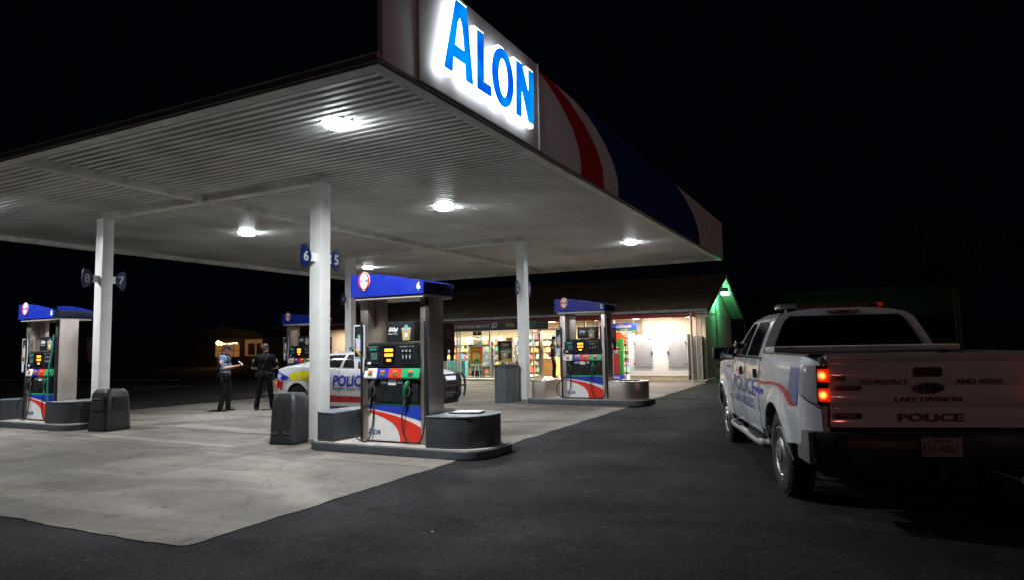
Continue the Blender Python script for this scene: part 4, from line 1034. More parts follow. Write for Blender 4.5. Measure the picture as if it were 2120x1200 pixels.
    for k in range(6): B('bar_lens', (-.23, -.48+.16*k, 1.545), (.07, -.36+.16*k, 1.60), mat('bar_lens_blue', (.25, .3, .4), .1, .5), lb, .015)
    B('bar_foot', (-.15, -.46, 1.455), (0, -.36, 1.522), BLACK, lb); B('bar_foot', (-.15, .36, 1.455), (0, .46, 1.522), BLACK, lb)
    pb = thing('push_bumper', None, None); pb.parent = S
    for y in (-.34, .34): MB().prism([(2.50, .32), (2.62, .34), (2.70, .45), (2.72, .80), (2.66, .95), (2.58, .98), (2.60, .80), (2.58, .48), (2.50, .42)], 'y', y-.045, y+.045).build('upright', BLACK, pb, .02)
    for z, yy in ((.92, .34), (.66, .62), (.48, .34)): MB().cyl((2.64, -yy, z), (2.64, yy, z), .025).build('cross_bar', BLACK, pb)
    for s in (1, -1): MB().tube([(2.64, s*.60, .40), (2.66, s*.64, .66), (2.62, s*.60, .90), (2.62, s*.36, .93)], .028, 8).build('cross_bar', BLACK, pb); MB().tube([(2.60, s*.34, .40), (2.45, s*.34, .38)], .03, 8, sub=1).build('cross_bar', BLACK, pb)
    # livery (right side faces the camera)
    dbl = mat('livery_blue', (.012, .03, .42), .35); dre = mat('livery_red', (.42, .015, .02), .35); dy = mat('livery_yellow', (.85, .72, .03), .35); dk = mat('livery_black', (.02, .02, .02), .4)
    for s in (-1, 1):
        def dd(L, m, n, off=.004): me = fill([((-x if s > 0 else x), z) for x, z in L], .06); decal(me, n, m, body, 0, 0, yf, s, off)
        dd([(-2.53, .90), (-2.48, 1.02), (-2.38, 1.05), (-2.28, 1.0), (-2.05, .93), (-1.90, .89), (-2.02, .82), (-2.2, .81), (-2.40, .81), (-2.52, .82)], dbl, 'blue_flash')
        dd([(-2.51, .62), (-2.50, .79), (-2.12, .79), (-2.16, .68), (-2.20, .56), (-2.24, .56), (-2.33, .62)], dre, 'red_flash')
        star = [(-2.31+.13*(1 if k % 2 == 0 else .42)*math.sin(math.pi*k/5), .90+.13*(1 if k % 2 == 0 else .42)*math.cos(math.pi*k/5)) for k in range(10)]
        dd(star, CARW, 'star', .008)
        dd([(-1.93, .90), (-1.80, .99), (-1.55, 1.04), (-1.25, 1.05), (-1.0, 1.0), (-.9, .94), (-1.05, .90), (-1.14, .80), (-1.25, .80), (-1.45, .83), (-1.62, .83), (-1.80, .79)], dy, 'yellow_flash')
        dd([(-1.12, .56), (-.7, .49), (-.2, .46), (.7, .45), (1.0, .455), (1.0, .31), (-1.16, .31)], dre, 'red_band')
        tx = textmesh('POLICE', bold=.04, depth=0, width=1.14, height=.27, shear=.12)
        decal(tx, 'lettering', dbl, body, .21, .81, yf, s)
        decal(textmesh('Angelo State University', bold=.008, depth=0, width=1.42, height=.125), 'lettering', dk, body, .35, .62, yf, s)
    return S
sedan()
# ------------------------------------------------------------------ another vehicle parked beyond the pickup
def suv():
    V = thing('parked_suv', 'dark parked suv with a pale rear pillar seen beyond the pickup cab', 'suv', (18.0, 0.0, g(18)), R_(14))
    prof = [(-2.3, .45), (-2.32, .9), (-2.22, 1.15), (-1.98, 1.72), (-1.7, 1.80), (.2, 1.80), (.6, 1.72), (1.15, 1.15), (2.1, 1.02), (2.3, .85), (2.3, .45)]
    mb = MB(); rows = []
    for v in [lerp(-1, 1, j/12) for j in range(13)]:
        rows.append([(x, v*(.93 if z < 1.16 else lerp(.92, .70, (z-1.15)/.65)), z-(.04*abs(v)**3 if z > 1.5 else 0)) for x, z in prof])
    mb.grid(rows)
    for r in (rows[0], rows[-1]): mb.poly(r)
    DC = mat('suv_paint', (.012, .012, .013), .3, var=0, coat=.5)
    mb.build('body', DC, V, ang=40)
    for s in (1, -1):
        mb = MB(); mb.poly([(x, s*(lerp(.92, .70, (z-1.15)/.65)+.006), z) for x, z in [(-2.05, 1.22), (-1.86, 1.70), (.15, 1.72), (.55, 1.66), (1.0, 1.2)]]); mb.build('side_window', DGLASS, V)
        for wx in (-1.4, 1.4): wheel(V, wx, s*.80, .37, .22, s, MATS['alloy_rim'], 6, False)
    MB().poly([(-2.235, -.72, 1.2), (-2.235, .72, 1.2), (-2.03, .60, 1.66), (-2.03, -.60, 1.66)]).build('rear_window', DGLASS, V)
    MB().tube([(-2.21, .91, 1.17), (-1.99, .745, 1.69)], .03, 6, sub=1).build('rear_pillar', mat('pillar_pale', (.5, .45, .4), .4), V)
    MB().tube([(-1.9, .69, 1.81), (0.2, .69, 1.83)], .02, 6, sub=1).build('roof_rail', ALU, V)
    return V
suv()

# ================================================================== PEOPLE
def capsules(segs, voxel, smooth=2):
    bm = bmesh.new()
    for s in segs:
        if s[0] == 'e':
            _, c, rad, rot = s if len(s) == 4 else (*s, None)
            M = Matrix.Translation(c) @ (rot.to_4x4() if rot else Matrix.Identity(4)) @ Matrix.Diagonal((*rad, 1))
            bmesh.ops.create_icosphere(bm, subdivisions=3, radius=1, matrix=M)
        else:
            p0, p1, r0, r1 = s; p0 = Vector(p0); p1 = Vector(p1); d = p1-p0; L = max(d.length, 1e-4); d.normalize(); a = d.orthogonal().normalized(); b = d.cross(a); n = 14
            rings = []
            for k in range(5):
                t = math.pi/2*k/4; rings.append((p0-d*r0*math.cos(t), r0*math.sin(t)))
            for k in range(5):
                t = math.pi/2*k/4; rings.append((p1+d*r1*math.sin(t), r1*math.cos(t)))
            vs = []
            for c, r in rings:
                if r < 1e-5: vs.append([bm.verts.new(c)])
                else: vs.append([bm.verts.new(c+(a*math.cos(6.28318*i/n)+b*math.sin(6.28318*i/n))*r) for i in range(n)])
            for A_, B_ in zip(vs, vs[1:]):
                for i in range(n):
                    if len(A_) == 1: bm.faces.new([A_[0], B_[(i+1) % n], B_[i]])
                    elif len(B_) == 1: bm.faces.new([A_[i], A_[(i+1) % n], B_[0]])
                    else: bm.faces.new([A_[i], A_[(i+1) % n], B_[(i+1) % n], B_[i]])
    bmesh.ops.recalc_face_normals(bm, faces=bm.faces)
    me = bpy.data.meshes.new('t'); bm.to_mesh(me); bm.free()
    o = bpy.data.objects.new('t', me); COL.objects.link(o)
    rm = o.modifiers.new('r', 'REMESH'); rm.mode = 'VOXEL'; rm.voxel_size = voxel; rm.use_smooth_shade = True
    sm = o.modifiers.new('s', 'SMOOTH'); sm.factor = .5; sm.iterations = smooth
    dg = bpy.context.evaluated_depsgraph_get(); dg.update()
    out = bpy.data.meshes.new_from_object(o.evaluated_get(dg)); bpy.data.objects.remove(o); bpy.data.meshes.remove(me)
    for f in out.polygons: f.use_smooth = True
    return out
def person(lab, loc, rz, sc, P, group=None):
    """faces +x. P: joint targets and clothing"""
    T = thing('person', lab, 'person', loc, rz, group, sc)
    V = Vector; q = P.get
    lean = q('lean', 0); hipz = q('hip', .95); hip = V((0, 0, hipz)); ch = V((math.sin(lean)*.42, 0, hipz+math.cos(lean)*.42)); nk = V((math.sin(lean)*.55, 0, hipz+math.cos(lean)*.55))
    hy, hp = q('headyaw', 0), q('headpitch', 0)
    hr = Matrix.Rotation(hy, 3, 'Z') @ Matrix.Rotation(hp+lean*.6, 3, 'Y')
    hc = nk+V((math.sin(lean)*.08+.01, 0, .03))+hr @ V((.02, 0, .125))
    sw = .19; sh = {1: ch+V((-.01, sw, .05)), -1: ch+V((-.01, -sw, .05))}
    el = {1: V(q('elL')), -1: V(q('elR'))}; ha = {1: V(q('haL')), -1: V(q('haR'))}; fd = {1: V(q('fdL', (0, 0, -1))).normalized(), -1: V(q('fdR', (0, 0, -1))).normalized()}
    kn = {1: V(q('knL', (.02, .11, .5))), -1: V(q('knR', (.02, -.11, .5)))}; an = {1: V(q('anL', (-.02, .13, .09))), -1: V(q('anR', (-.02, -.13, .09)))}
    hips = {1: hip+V((0, .095, -.03)), -1: hip+V((0, -.095, -.03))}
    sk = [('e', hc+hr @ V((0, 0, .02)), (.095, .077, .105), hr), ('e', hc+hr @ V((.035, 0, -.05)), (.062, .055, .06), hr), (hc+hr @ V((.085, 0, .01)), hc+hr @ V((.108, 0, -.022)), .012, .017),
          ('e', hc+hr @ V((.075, 0, -.105)), (.022, .026, .016), hr), ('e', hc+hr @ V((.083, 0, -.062)), (.014, .024, .007), hr), ('e', hc+hr @ V((-.01, .078, -.005)), (.018, .010, .03), hr), ('e', hc+hr @ V((-.01, -.078, -.005)), (.018, .010, .03), hr),
          (nk+V((0, 0, -.03)), hc+hr @ V((-.02, 0, -.06)), .055, .052), ('e', ch+V((0, 0, -.02)), (.115, .17, .16), None), ('e', (ch+hip)/2, (.105, .145, .18), None), ('e', hip, (.11, .155, .11), None)]
    for s in (1, -1):
        sk += [(sh[s], el[s], .050, .040), (el[s], ha[s], .040, .026), (hips[s], kn[s], .08, .055), (kn[s], an[s], .052, .036), (an[s]+V((-.03, 0, -.045)), an[s]+V((.14, s*.02, -.055)), .035, .028), (ch+V((0, 0, .03)), sh[s], .065, .055)]
        # hand: palm, four fingers, thumb
        d = fd[s]; side = (d.cross(V((0, 0, 1))) if abs(d.z) < .9 else V((1, 0, 0)))
        side = side.normalized() if s > 0 else -side.normalized() if abs(d.z) < .9 else side.normalized()
        pn = d.cross(side).normalized(); w_ = ha[s]; pc = w_+d*.045
        curl = q('curl', .5)
        sk.append(('e', pc, (.045, .04, .018), Matrix((d, side, pn)).transposed()))
        cdir = -pn if (pn.z > 0 or abs(pn.z) < .2) else pn
        for k in range(4):
            b0 = pc+d*.035+side*(.028-.0187*k); l1 = (.035, .04, .038, .03)[k]; b1 = b0+(d*math.cos(curl*.5)+cdir*math.sin(curl*.5))*l1; b2 = b1+(d*math.cos(curl*1.5)+cdir*math.sin(curl*1.5))*l1*.85
            sk += [(b0, b1, .0092, .0088), (b1, b2, .0088, .0075)]
        t0 = pc-d*.01+side*.036; t1 = t0+(d*.6+side*.7+cdir*.2).normalized()*.035; sk += [(t0, t1, .012, .0105), (t1, t1+(d*.85+side*.2+cdir*.4).normalized()*.028, .0105, .009)]
    me = capsules(sk, q('vox', .0085), 1); me.name = 'body'; me.materials.append(SKIN if not q('skinm') else q('skinm')); link('body', me, T)
    # shirt
    SM = q('shirt'); fat = q('fat', 1)
    st = [('e', ch+V((0, 0, -.01)), (.132*fat, .185*fat, .17), None), ('e', (ch+hip)/2+V((.01, 0, 0)), (.128*fat, .168*fat, .20), None), ('e', hip+V((0, 0, .05)), (.128*fat, .168*fat, .10), None), (nk+V((-.01, 0, -.045)), nk+V((-.012, 0, .012)), .085, .064)]
    for s in (1, -1):
        e = el[s]
        st += [(ch+V((0, 0, .03)), sh[s], .085, .072), (sh[s], sh[s].lerp(e, .5), .073, .064)]
        if q('sleeve', 'short') == 'long': st += [(sh[s].lerp(e, .5), e, .062, .055), (e, e.lerp(ha[s], .88), .054, .038)]
        else: st += [(sh[s].lerp(e, .5), sh[s].lerp(e, .82), .062, .058)]
    me = capsules(st, .012, 2); me.name = 'shirt'; me.materials.append(SM); link('shirt', me, T)
    # trousers
    tr = [('e', hip+V((0, 0, -.01)), (.125*fat, .168*fat, .115), None)]
    for s in (1, -1): tr += [(hips[s], kn[s], .098, .074), (kn[s], kn[s].lerp(an[s], .5), .072, .066), (kn[s].lerp(an[s], .5), an[s]+V((0, 0, -.01)), .066, .064), (an[s]+V((.01, 0, .04)), an[s]+V((.02, 0, -.025)), .066, .062)]
    me = capsules(tr, .012, 2); me.name = 'trousers'; me.materials.append(q('pants')); link('trousers', me, T)
    for s in (1, -1):
        a = an[s]; me = capsules([(a+V((-.045, 0, -.05)), a+V((.05, 0, -.05)), .042, .042), (a+V((.03, 0, -.055)), a+V((.155, s*.02, -.058)), .043, .034), (a, a+V((-.01, 0, -.04)), .05, .045)], .009, 1)
        for v in me.vertices: v.co.z = max(v.co.z, a.z-.089)
        me.name = 'shoe'; me.materials.append(BOOT); link('shoe', me, T)
    # belt with pouches
    if q('belt', True):
        mb = MB(); hz = hip.z+.045; ring = lambda k, z: [(hip.x+.137*fat*k*math.cos(t), .178*fat*k*math.sin(t), z) for t in [6.2832*i/28 for i in range(29)]]
        mb.grid([ring(1, hz-.03), ring(1.015, hz), ring(1, hz+.025)]); bl = mb.build('belt', BOOT, T)
        for a in (80, 110, 150, 200, 270, 300): c = (.15*fat*math.cos(R_(a)), .195*fat*math.sin(R_(a))); MB().box((c[0]-.03, c[1]-.03, hz-.10 if a != 270 else hz-.2), (c[0]+.03, c[1]+.03, hz+.03)).build('belt_pouch', BOOT, bl, .012)
    # face details
    ey = mat('eye_dark', (.02, .015, .01), .2); mb = MB()
    for s in (1, -1): mb.sph(hc+hr @ V((.082, s*.031, .012)), .009, n=8)
    mb.build('eyes', ey, T)
    if q('hat'):
        me = capsules([('e', hc+hr @ V((-.005, 0, .055)), (.108, .092, .085), hr), ('e', hc+hr @ V((.12, 0, .045)), (.06, .068, .010), hr)], .008, 1); me.name = 'cap'; me.materials.append(q('hat')); link('cap', me, T)
    if q('hair', HAIR):
        big = q('hairlong', 0)
        me = capsules([('e', hc+hr @ V((-.018, 0, .042)), (.094, .084, .088 if not q('hat') else .06), hr), ('e', hc+hr @ V((-.045, 0, -.015-big)), (.062, .074, .07+big), hr)], .008, 1); me.name = 'hair'; me.materials.append(q('hair', HAIR)); link('hair', me, T)
    for sd, m_ in q('patch', []):
        c = sh[sd].lerp(el[sd], .38); o = (c-ch); o.x = 0; o.z = 0; o.normalize()
        fl = flat([[(-.03, -.045), (.03, -.045), (.038, .02), (.03, .045), (-.03, .045), (-.038, .02)]], .012)
        put(fl, 'shoulder_patch', m_, T, c+V((0, sd*.066, 0)), (-sd, 0, 0), (0, -sd*.3, 1))
    return T
BLK = mat('uniform_black', (.004, .004, .0055), .9, spec=.15, var=.2, scale=12, bump=.2, bscale=30)
GBL = mat('uniform_greyblue', (.10, .14, .23), .8, var=.12, scale=12, bump=.2, bscale=30)
CHP = mat('trousers_charcoal', (.008, .0085, .010), .9, spec=.15, var=.2, scale=10, bump=.2, bscale=30)
CAPM = mat('cap_dark', (.02, .014, .016), .8); PT1 = mat('patch_red_white', (.55, .30, .32), .6); PT2 = mat('patch_yellow', (.75, .55, .05), .6)
p1 = person('person in blue grey uniform shirt and dark cap looking down at a phone', (13.11, 15.78, g(13.1)), R_(-62), 1.045,
  dict(elL=(.04, .26, 1.13), haL=(.30, .13, 1.20), elR=(.05, -.27, 1.14), haR=(.27, -.10, 1.18), fdL=(.9, -.2, .3), fdR=(.9, .25, .3), curl=.8, headpitch=.38, lean=-.03, hip=.95,
       knL=(.06, .12, .51), anL=(.03, .13, .09), knR=(.03, -.12, .5), anR=(-.06, -.15, .09), shirt=GBL, pants=CHP, hat=CAPM, patch=[(1, PT1), (-1, PT1)], fat=1.04))
ph = MB().box((-.01, -.035, -.07), (.005, .035, .07)).mesh('phone', .006); ph.materials.append(mat('phone_pale', (.6, .62, .65), .3))
po = link('phone', ph); tag(po, 'pale phone held in the hands of the person in the blue grey shirt', 'phone')
po.location = p1.matrix_basis @ Vector((0, 0, 0)); 
def rel(root, p): return Matrix.Translation(root.location) @ Matrix.Rotation(root.rotation_euler.z, 4, 'Z') @ (Vector(p)*root.scale[0])
po.location = rel(p1, (.40, .02, 1.275)); po.rotation_euler = (0, -.9, p1.rotation_euler.z)
MB().tube([(.06, .10, 1.50), (.13, .06, 1.40), (.12, .05, 1.30)], .008, 6).build('radio_cord', BLACK, p1)
for s in (1, -1): MB().tube([(-.10, s*.10, 1.30), (-.12, s*.10, 1.44), (-.02, s*.11, 1.53), (.10, s*.09, 1.44), (.12, s*.09, 1.25)], .014, 6).build('vest_strap', CHP, p1)
p2 = person('bareheaded person in black uniform seen from behind beside the police sedan', (13.62, 14.80, g(13.6)), R_(40), 1.04,
  dict(elL=(.02, .31, 1.14), haL=(.20, .14, 1.08), elR=(.02, -.31, 1.14), haR=(.20, -.14, 1.08), fdL=(.4, -.9, -.1), fdR=(.4, .9, -.1), headpitch=.1, headyaw=-.25, fat=1.12,
       knL=(.0, .15, .5), anL=(-.02, .20, .09), knR=(0, -.15, .5), anR=(-.02, -.20, .09), shirt=BLK, pants=BLK, patch=[(1, PT2), (-1, PT2)], hair=mat('hair_cropped', (.03, .022, .018), .7, var=.3, scale=60)))
MB().tube([(-.137, .05, 1.12), (-.16, -.0, 1.25), (-.16, -.05, 1.38), (-.10, -.12, 1.50)], .008, 6).build('radio_cord', BLACK, p2)
# ================================================================== STORE
XW, XE = 28.2, 26.3; FZ = .20; YR, YL = 5.62, 27.3
WALLM = mat('store_wall', (.62, .56, .46), .8, var=.12, scale=2, bump=.1); PEACH = mat('porch_wall', (.66, .57, .47), .75, var=.08, bump=.05)
BRICK = mat('side_wall_block', (.42, .41, .36), .85, var=.2, scale=3, bump=.2, bscale=20)
ALF = mat('window_frame_alu', (.30, .28, .25), .45, .6, var=.15); CLEAR = glassmat('shop_glass')
st = thing('store_building', 'long single storey store with brown shingle roof, lit windows and red fascia', 'store', (0, 0, 0))
# wall pieces: (y0,y1) solid full height; windows elsewhere
ZT = 2.86
def wallbox(a, b, z0, z1, m=WALLM, nm='front_wall'): return B(nm, (XW, a, z0), (XW+.18, b, z1), m, st, .003)
wallbox(YR, 8.25, FZ, ZT+.2, PEACH); wallbox(9.6, 9.75, FZ, ZT, PEACH)
wallbox(20.6, YL, FZ, ZT+.2, PEACH); wallbox(8.25, 20.6, 2.88, 3.06, mat('fascia_maroon', (.20, .02, .02), .6))
wallbox(18.3, 20.6, FZ, 1.0, PEACH)
B('side_wall', (XW+.18, YR, FZ), (34.4, YR+.2, 2.95), BRICK, st, .003)
B('back_wall', (34.2, YR+.2, FZ), (34.4, YL, 2.95), WALLM, st); B('side_wall', (XW+.18, YL-.2, FZ), (34.2, YL, 2.95), BRICK, st)
B('floor', (XW, YR+.2, FZ-.05), (34.2, YL-.2, FZ+.004), mat('shop_floor', (.5, .46, .4), .4, var=.1), st)
B('inner_ceiling', (XW+.18, YR+.2, 2.90), (34.2, YL-.2, 2.93), mat('ceiling_tile', (.75, .73, .68), .8), st)
B('partition', (XW+.18, 8.0, FZ+.005), (34.2, 8.12, 2.899), PEACH, st)
B('interior_back_wall', (32.6, 8.13, FZ+.005), (32.7, YL-.3, 2.899), mat('interior_wall', (.40, .32, .22), .7), st)
# gable roof
RX, RZ = 30.43, 4.64; EZ = 2.98; X2 = 34.56; G0, G1 = 5.12, 27.8
SH = groundmat('roof_shingle', (.17, .125, .08), (.23, .17, .11), .25, .25, .9)
nt = SH.node_tree; bN = nt.nodes['Principled BSDF']; bw = nt.nodes.new('ShaderNodeTexBrick'); tc = nt.nodes.new('ShaderNodeTexCoord'); mp = nt.nodes.new('ShaderNodeMapping')
mp.inputs['Rotation'].default_value = (0, 0, R_(90)); nt.links.new(tc.outputs['Object'], mp.inputs[0]); nt.links.new(mp.outputs[0], bw.inputs['Vector'])
bw.inputs['Scale'].default_value = 1; bw.inputs['Brick Width'].default_value = .30; bw.inputs['Row Height'].default_value = .14; bw.inputs['Mortar Size'].default_value = .012
bw.inputs['Color1'].default_value = (1, 1, 1, 1); bw.inputs['Color2'].default_value = (.62, .6, .58, 1); bw.inputs['Mortar'].default_value = (.35, .35, .35, 1)
old = bN.inputs['Base Color'].links[0].from_socket; mm_ = nt.nodes.new('ShaderNodeMixRGB'); mm_.blend_type = 'MULTIPLY'; mm_.inputs[0].default_value = .8
nt.links.new(old, mm_.inputs[1]); nt.links.new(bw.outputs[0], mm_.inputs[2]); nt.links.new(mm_.outputs[0], bN.inputs['Base Color'])
th = .09
mb = MB(); mb.prism([(XE-.12, EZ-.03), (RX, RZ), (X2+.1, EZ-.03), (X2+.1, EZ-.12), (RX, RZ-th-.02), (XE-.12, EZ-.12)], 'y', G0, G1)
# prism axis y uses (x,z)
rf = mb.build('roof', SH, st)
mb = MB(); mb.prism([(XE, EZ-.10), (RX, RZ-.12), (X2, EZ-.10)], 'y', YR+.02, YR+.12); mb.build('gable_wall', mat('gable_board', (.62, .62, .56), .7, var=.15, bump=.1), st)
for xa, xb in ((XE-.14, RX), (RX, X2+.12)):
    za, zb = (EZ-.03, RZ) if xa < RX-1 else (RZ, EZ-.03)
    mb = MB(); mb.prism([(xa, za+.01), (xb, zb+.01), (xb, zb-.20), (xa, za-.20)], 'y', G0-.03, G0-.002); mb.build('barge_board', SH if xa < RX-1 else mat('barge_white', (.62, .62, .56), .6, var=.15), st, .004)
for xa, xb, za, zb in ((XE-.1, RX, EZ-.13, RZ-th-.03), (RX, X2+.08, RZ-th-.03, EZ-.13)):
    MB().prism([(xa, za), (xb, zb), (xb, zb-.02), (xa, za-.02)], 'y', G0+.004, YR-.002).build('gable_soffit', mat('soffit_white', (.72, .72, .66), .6), st)
# porch soffit, fascia band (red), gutter
B('porch_soffit', (XE+.03, YR, EZ-.165), (XW-.003, G1-.05, EZ-.135), PEACH, st, .003)
B('red_fascia', (XE-.03, G0+.5, EZ-.30), (XE+.025, G1-.1, EZ-.135), mat('fascia_maroon_red', (.30, .018, .02), .5, var=.1), st, .004)
gu = MB(); gu.prism([(XE-.19, EZ+.0), (XE-.165, EZ-.10), (XE-.06, EZ-.12), (XE-.055, EZ-.02), (XE-.07, EZ-.09), (XE-.15, EZ-.07), (XE-.17, EZ+.0)], 'y', G0+.0, G1); gu.build('gutter', mat('gutter_grey', (.30, .33, .34), .4, .4, var=.3, scale=3), st, .002)
dp = MB(); dp.tube([(XE-.10, 5.76, EZ-.1), (XE-.09, 5.76, EZ-.2), (XE+.0, 5.78, EZ-.42), (XE-.02, 5.78, 1.2), (XE-.02, 5.78, .20), (XE-.12, 5.78, .14)], .045, 8); dp.build('downspout', mat('downspout_white', (.45, .43, .38), .6, var=.2), st)
# porch posts with ornamental brackets
def post(y, lab):
    t = thing('porch_post', lab, 'post', (XE+.22, y, .2), group='ornamental porch posts')
    W_ = mat('post_cream', (.62, .58, .5), .6, var=.15)
    for dy in (-.09, .09): B('upright', (-.03, dy-.022, 0), (.03, dy+.022, 2.62), W_, t, .004)
    mb = MB()
    for k in range(22): z = .06+k*.118; mb.tube([(0, -.07, z), (0, 0, z+.05), (0, .07, z), (0, 0, z-.05), (0, -.07, z)], .012, 5, sub=3)
    mb.build('scrollwork', W_, t)
    for s in (1, -1):
        mb = MB(); mb.tube([(0, s*.12, 2.2), (0, s*.2, 2.42), (0, s*.4, 2.55), (0, s*.75, 2.60)], .013, 5)
        for k in range(6): mb.lathe([(.05, -.012), (.05, .012)], 'x', 10, (0, s*(.16+.1*k), 2.56-.015*(5-k))); 
        mb.build('bracket', W_, t)
post(5.55, 'cream ornamental porch post at the right end beside the ice freezer')
post(9.72, 'cream ornamental porch post right of pump 2'); post(16.45, 'cream ornamental porch post left of the bright store window')
post(21.0, 'cream ornamental porch post at the far left of the porch')
# windows
def window(y0, y1, z0=FZ, z1=2.86, splits=(), mull=()):
    f = thing('window', None, None); f.parent = st; fr = .05
    mb = MB(); mb.box((XW+.02, y0, z0), (XW+.12, y1, z0+.07)).box((XW+.02, y0, z1-.06), (XW+.12, y1, z1)).box((XW+.021, y0, z0+.07), (XW+.119, y0+fr, z1-.06)).box((XW+.021, y1-fr, z0+.07), (XW+.119, y1, z1-.06))
    for s_ in splits: mb.box((XW+.022, s_-.03, z0+.07), (XW+.118, s_+.03, z1-.06))
    mb.build('frame', ALF, f, .004)
    B('pane', (XW+.065, y0+fr, z0+.07), (XW+.072, y1-fr, z1-.06), CLEAR, f, 0)
window(18.3, 20.6, 1.0); window(13.15, 18.28, splits=(15.78,)); window(9.76, 12.05, splits=(10.9,)); window(8.26, 9.59, .9)
# open door: frame and leaf
d = thing('door', None, None); d.parent = st
MB().box((XW+.0, 13.02, FZ), (XW+.14, 13.14, 2.86)).box((XW+.0, 12.06, FZ), (XW+.14, 12.14, 2.86)).box((XW+.0, 12.14, 2.4), (XW+.14, 13.02, 2.46)).build('door_frame', ALF, d, .005)
mb = MB(); mb.box((27.35, 13.04, FZ+.02), (XW-.01, 13.08, FZ+.14)).box((27.35, 13.04, 2.28), (XW-.01, 13.08, 2.38)).box((27.35, 13.04, FZ+.14), (27.45, 13.08, 2.28)).box((XW-.1, 13.04, FZ+.14), (XW-.01, 13.08, 2.28))
mb.build('door_leaf', ALF, d, .004); B('door_pane', (27.45, 13.057, FZ+.14), (XW-.1, 13.063, 2.28), CLEAR, d, 0)
# banner over the windows
bn = thing('banner', 'long black banner under the store gutter advertising a sausage biscuit', 'banner', (XE-.065, 0, 0))
B('banner_cloth', (0, 11.80, 2.40), (.03, 17.19, 2.80), mat('banner_black', (.025, .022, .022), .6, var=.15), bn, .004)
Rr = (0, -1, 0); bt = mat('banner_text', (.42, .40, .36), .6)
text('AND SAUSAGE BISCUIT', 'banner_text', bt, bn, (-.004, 15.72, 2.60), Rr, width=2.15, height=.14, bold=.01)
text('$2', 'banner_text', bt, bn, (-.004, 14.42, 2.605), Rr, width=.30, height=.25, shear=.2, bold=.02)
text('50¢', 'banner_text', mat('banner_gold', (.40, .28, .10), .6), bn, (-.004, 13.62, 2.60), Rr, width=.42, height=.20, bold=.02)
put(flat([[(0, 0), (.5, 0), (.62, .3), (0, .3)]], .006), 'banner_print', mat('banner_teal', (.05, .14, .12), .6), bn, (-.003, 12.95, 2.45), Rr)
text('Good Eating', 'banner_text', mat('banner_green', (.16, .18, .05), .6), bn, (-.004, 12.17, 2.66), Rr, width=.5, height=.09, shear=.2)
text('EVERY DAY', 'banner_text', MATS['banner_green'], bn, (-.004, 12.17, 2.53), Rr, width=.42, height=.06)
bn2 = thing('banner', 'short black banner at the left over the store window beside pump 6', 'banner', (XE-.065, 0, 0))
B('banner_cloth', (0, 17.22, 2.40), (.03, 19.3, 2.80), MATS['banner_black'], bn2, .004); text('A', 'banner_text', bt, bn2, (-.004, 17.66, 2.60), Rr, height=.15)
text('¢', 'banner_text', MATS['banner_gold'], bn2, (-.004, 18.3, 2.62), Rr, height=.14)
B('banner_frame', (-.006, 11.78, 2.385), (.032, 17.19, 2.40), ALU, bn, .002)
# posters in the windows
def poster(nm, lab, y0, y1, z0, z1, bgm, parts, x=XW-.02):
    t = thing(nm, lab, 'poster', (x, 0, 0), group='advert posters on the store windows')
    B('poster_edge', (0, y0-.03, z0-.03), (.004, y1+.03, z1+.03), PWHITE, t, 0)
    B('poster_sheet', (-.004, y0, z0), (-.001, y1, z1), bgm, t, 0)
    for fn in parts: fn(t)
    return t
ell = lambda a, b, n=20: [(a*math.cos(6.2832*i/n), b*math.sin(6.2832*i/n)) for i in range(n)]
def s_(shape, m, y, z, d=.003, off=.006): return lambda t: put(flat([shape], d), 'poster_print', m, t, (-off, y, z), Rr)
def t_(s, m, y, z, off=.008, **k): return lambda t: text(s, 'poster_text', m, t, (-off, y, z), Rr, depth=.003, **k)
CUP = MATS['cup_tan']
poster('window_poster', 'orange poster with a large yellow 50 in the left store window', 15.98, 16.68, .88, 1.68, ORANGE,
  [s_([(-.06, .30), (.06, .30), (.22, -.22), (-.22, -.22)], YEL, 16.33, 1.28), s_([(-.34, -.14), (.34, -.14), (.34, -.02), (-.3, .02)], mat('poster_green', (.15, .4, .15), .5), 16.33, 1.03, off=.008), s_(ell(.16, .03), BLACK, 16.33, 1.46, off=.009), s_(ell(.09, .04), BLACK, 16.30, 1.07, off=.012), t_('50', mat('poster_cream', (.85, .8, .4), .5), 16.33, 1.26, off=.011, width=.42, height=.2, bold=.05)], x=XW-.3)
poster('window_poster', 'black coffee poster reading 50 cents right of the window mullion', 14.42, 15.14, .98, 1.92, mat('poster_black', (.03, .03, .028), .5),
  [t_('50¢', PWHITE, 14.76, 1.74, width=.44, height=.19, shear=.2, bold=.04), t_('SMALL COFFEE', PWHITE, 14.76, 1.6, width=.4, height=.035), s_([(-.2, .19), (.2, .19), (.15, -.22), (-.15, -.22)], CUP, 14.80, 1.27), s_(ell(.22, .05), mat('rim_grey2', (.4, .4, .36), .5), 14.80, 1.47, off=.008), s_(ell(.08, .1), mat('poster_mint', (.25, .5, .38), .5), 14.56, 1.45, off=.009), s_([(-.33, -.08), (.33, -.08), (.33, .05), (-.1, .03)], mat('poster_gold', (.6, .4, .08), .5), 14.78, 1.07, off=.009), s_([(-.06, -.07), (.06, -.07), (.06, .07), (-.06, .07)], PWHITE, 14.80, 1.3, off=.009)], x=XW-.3)
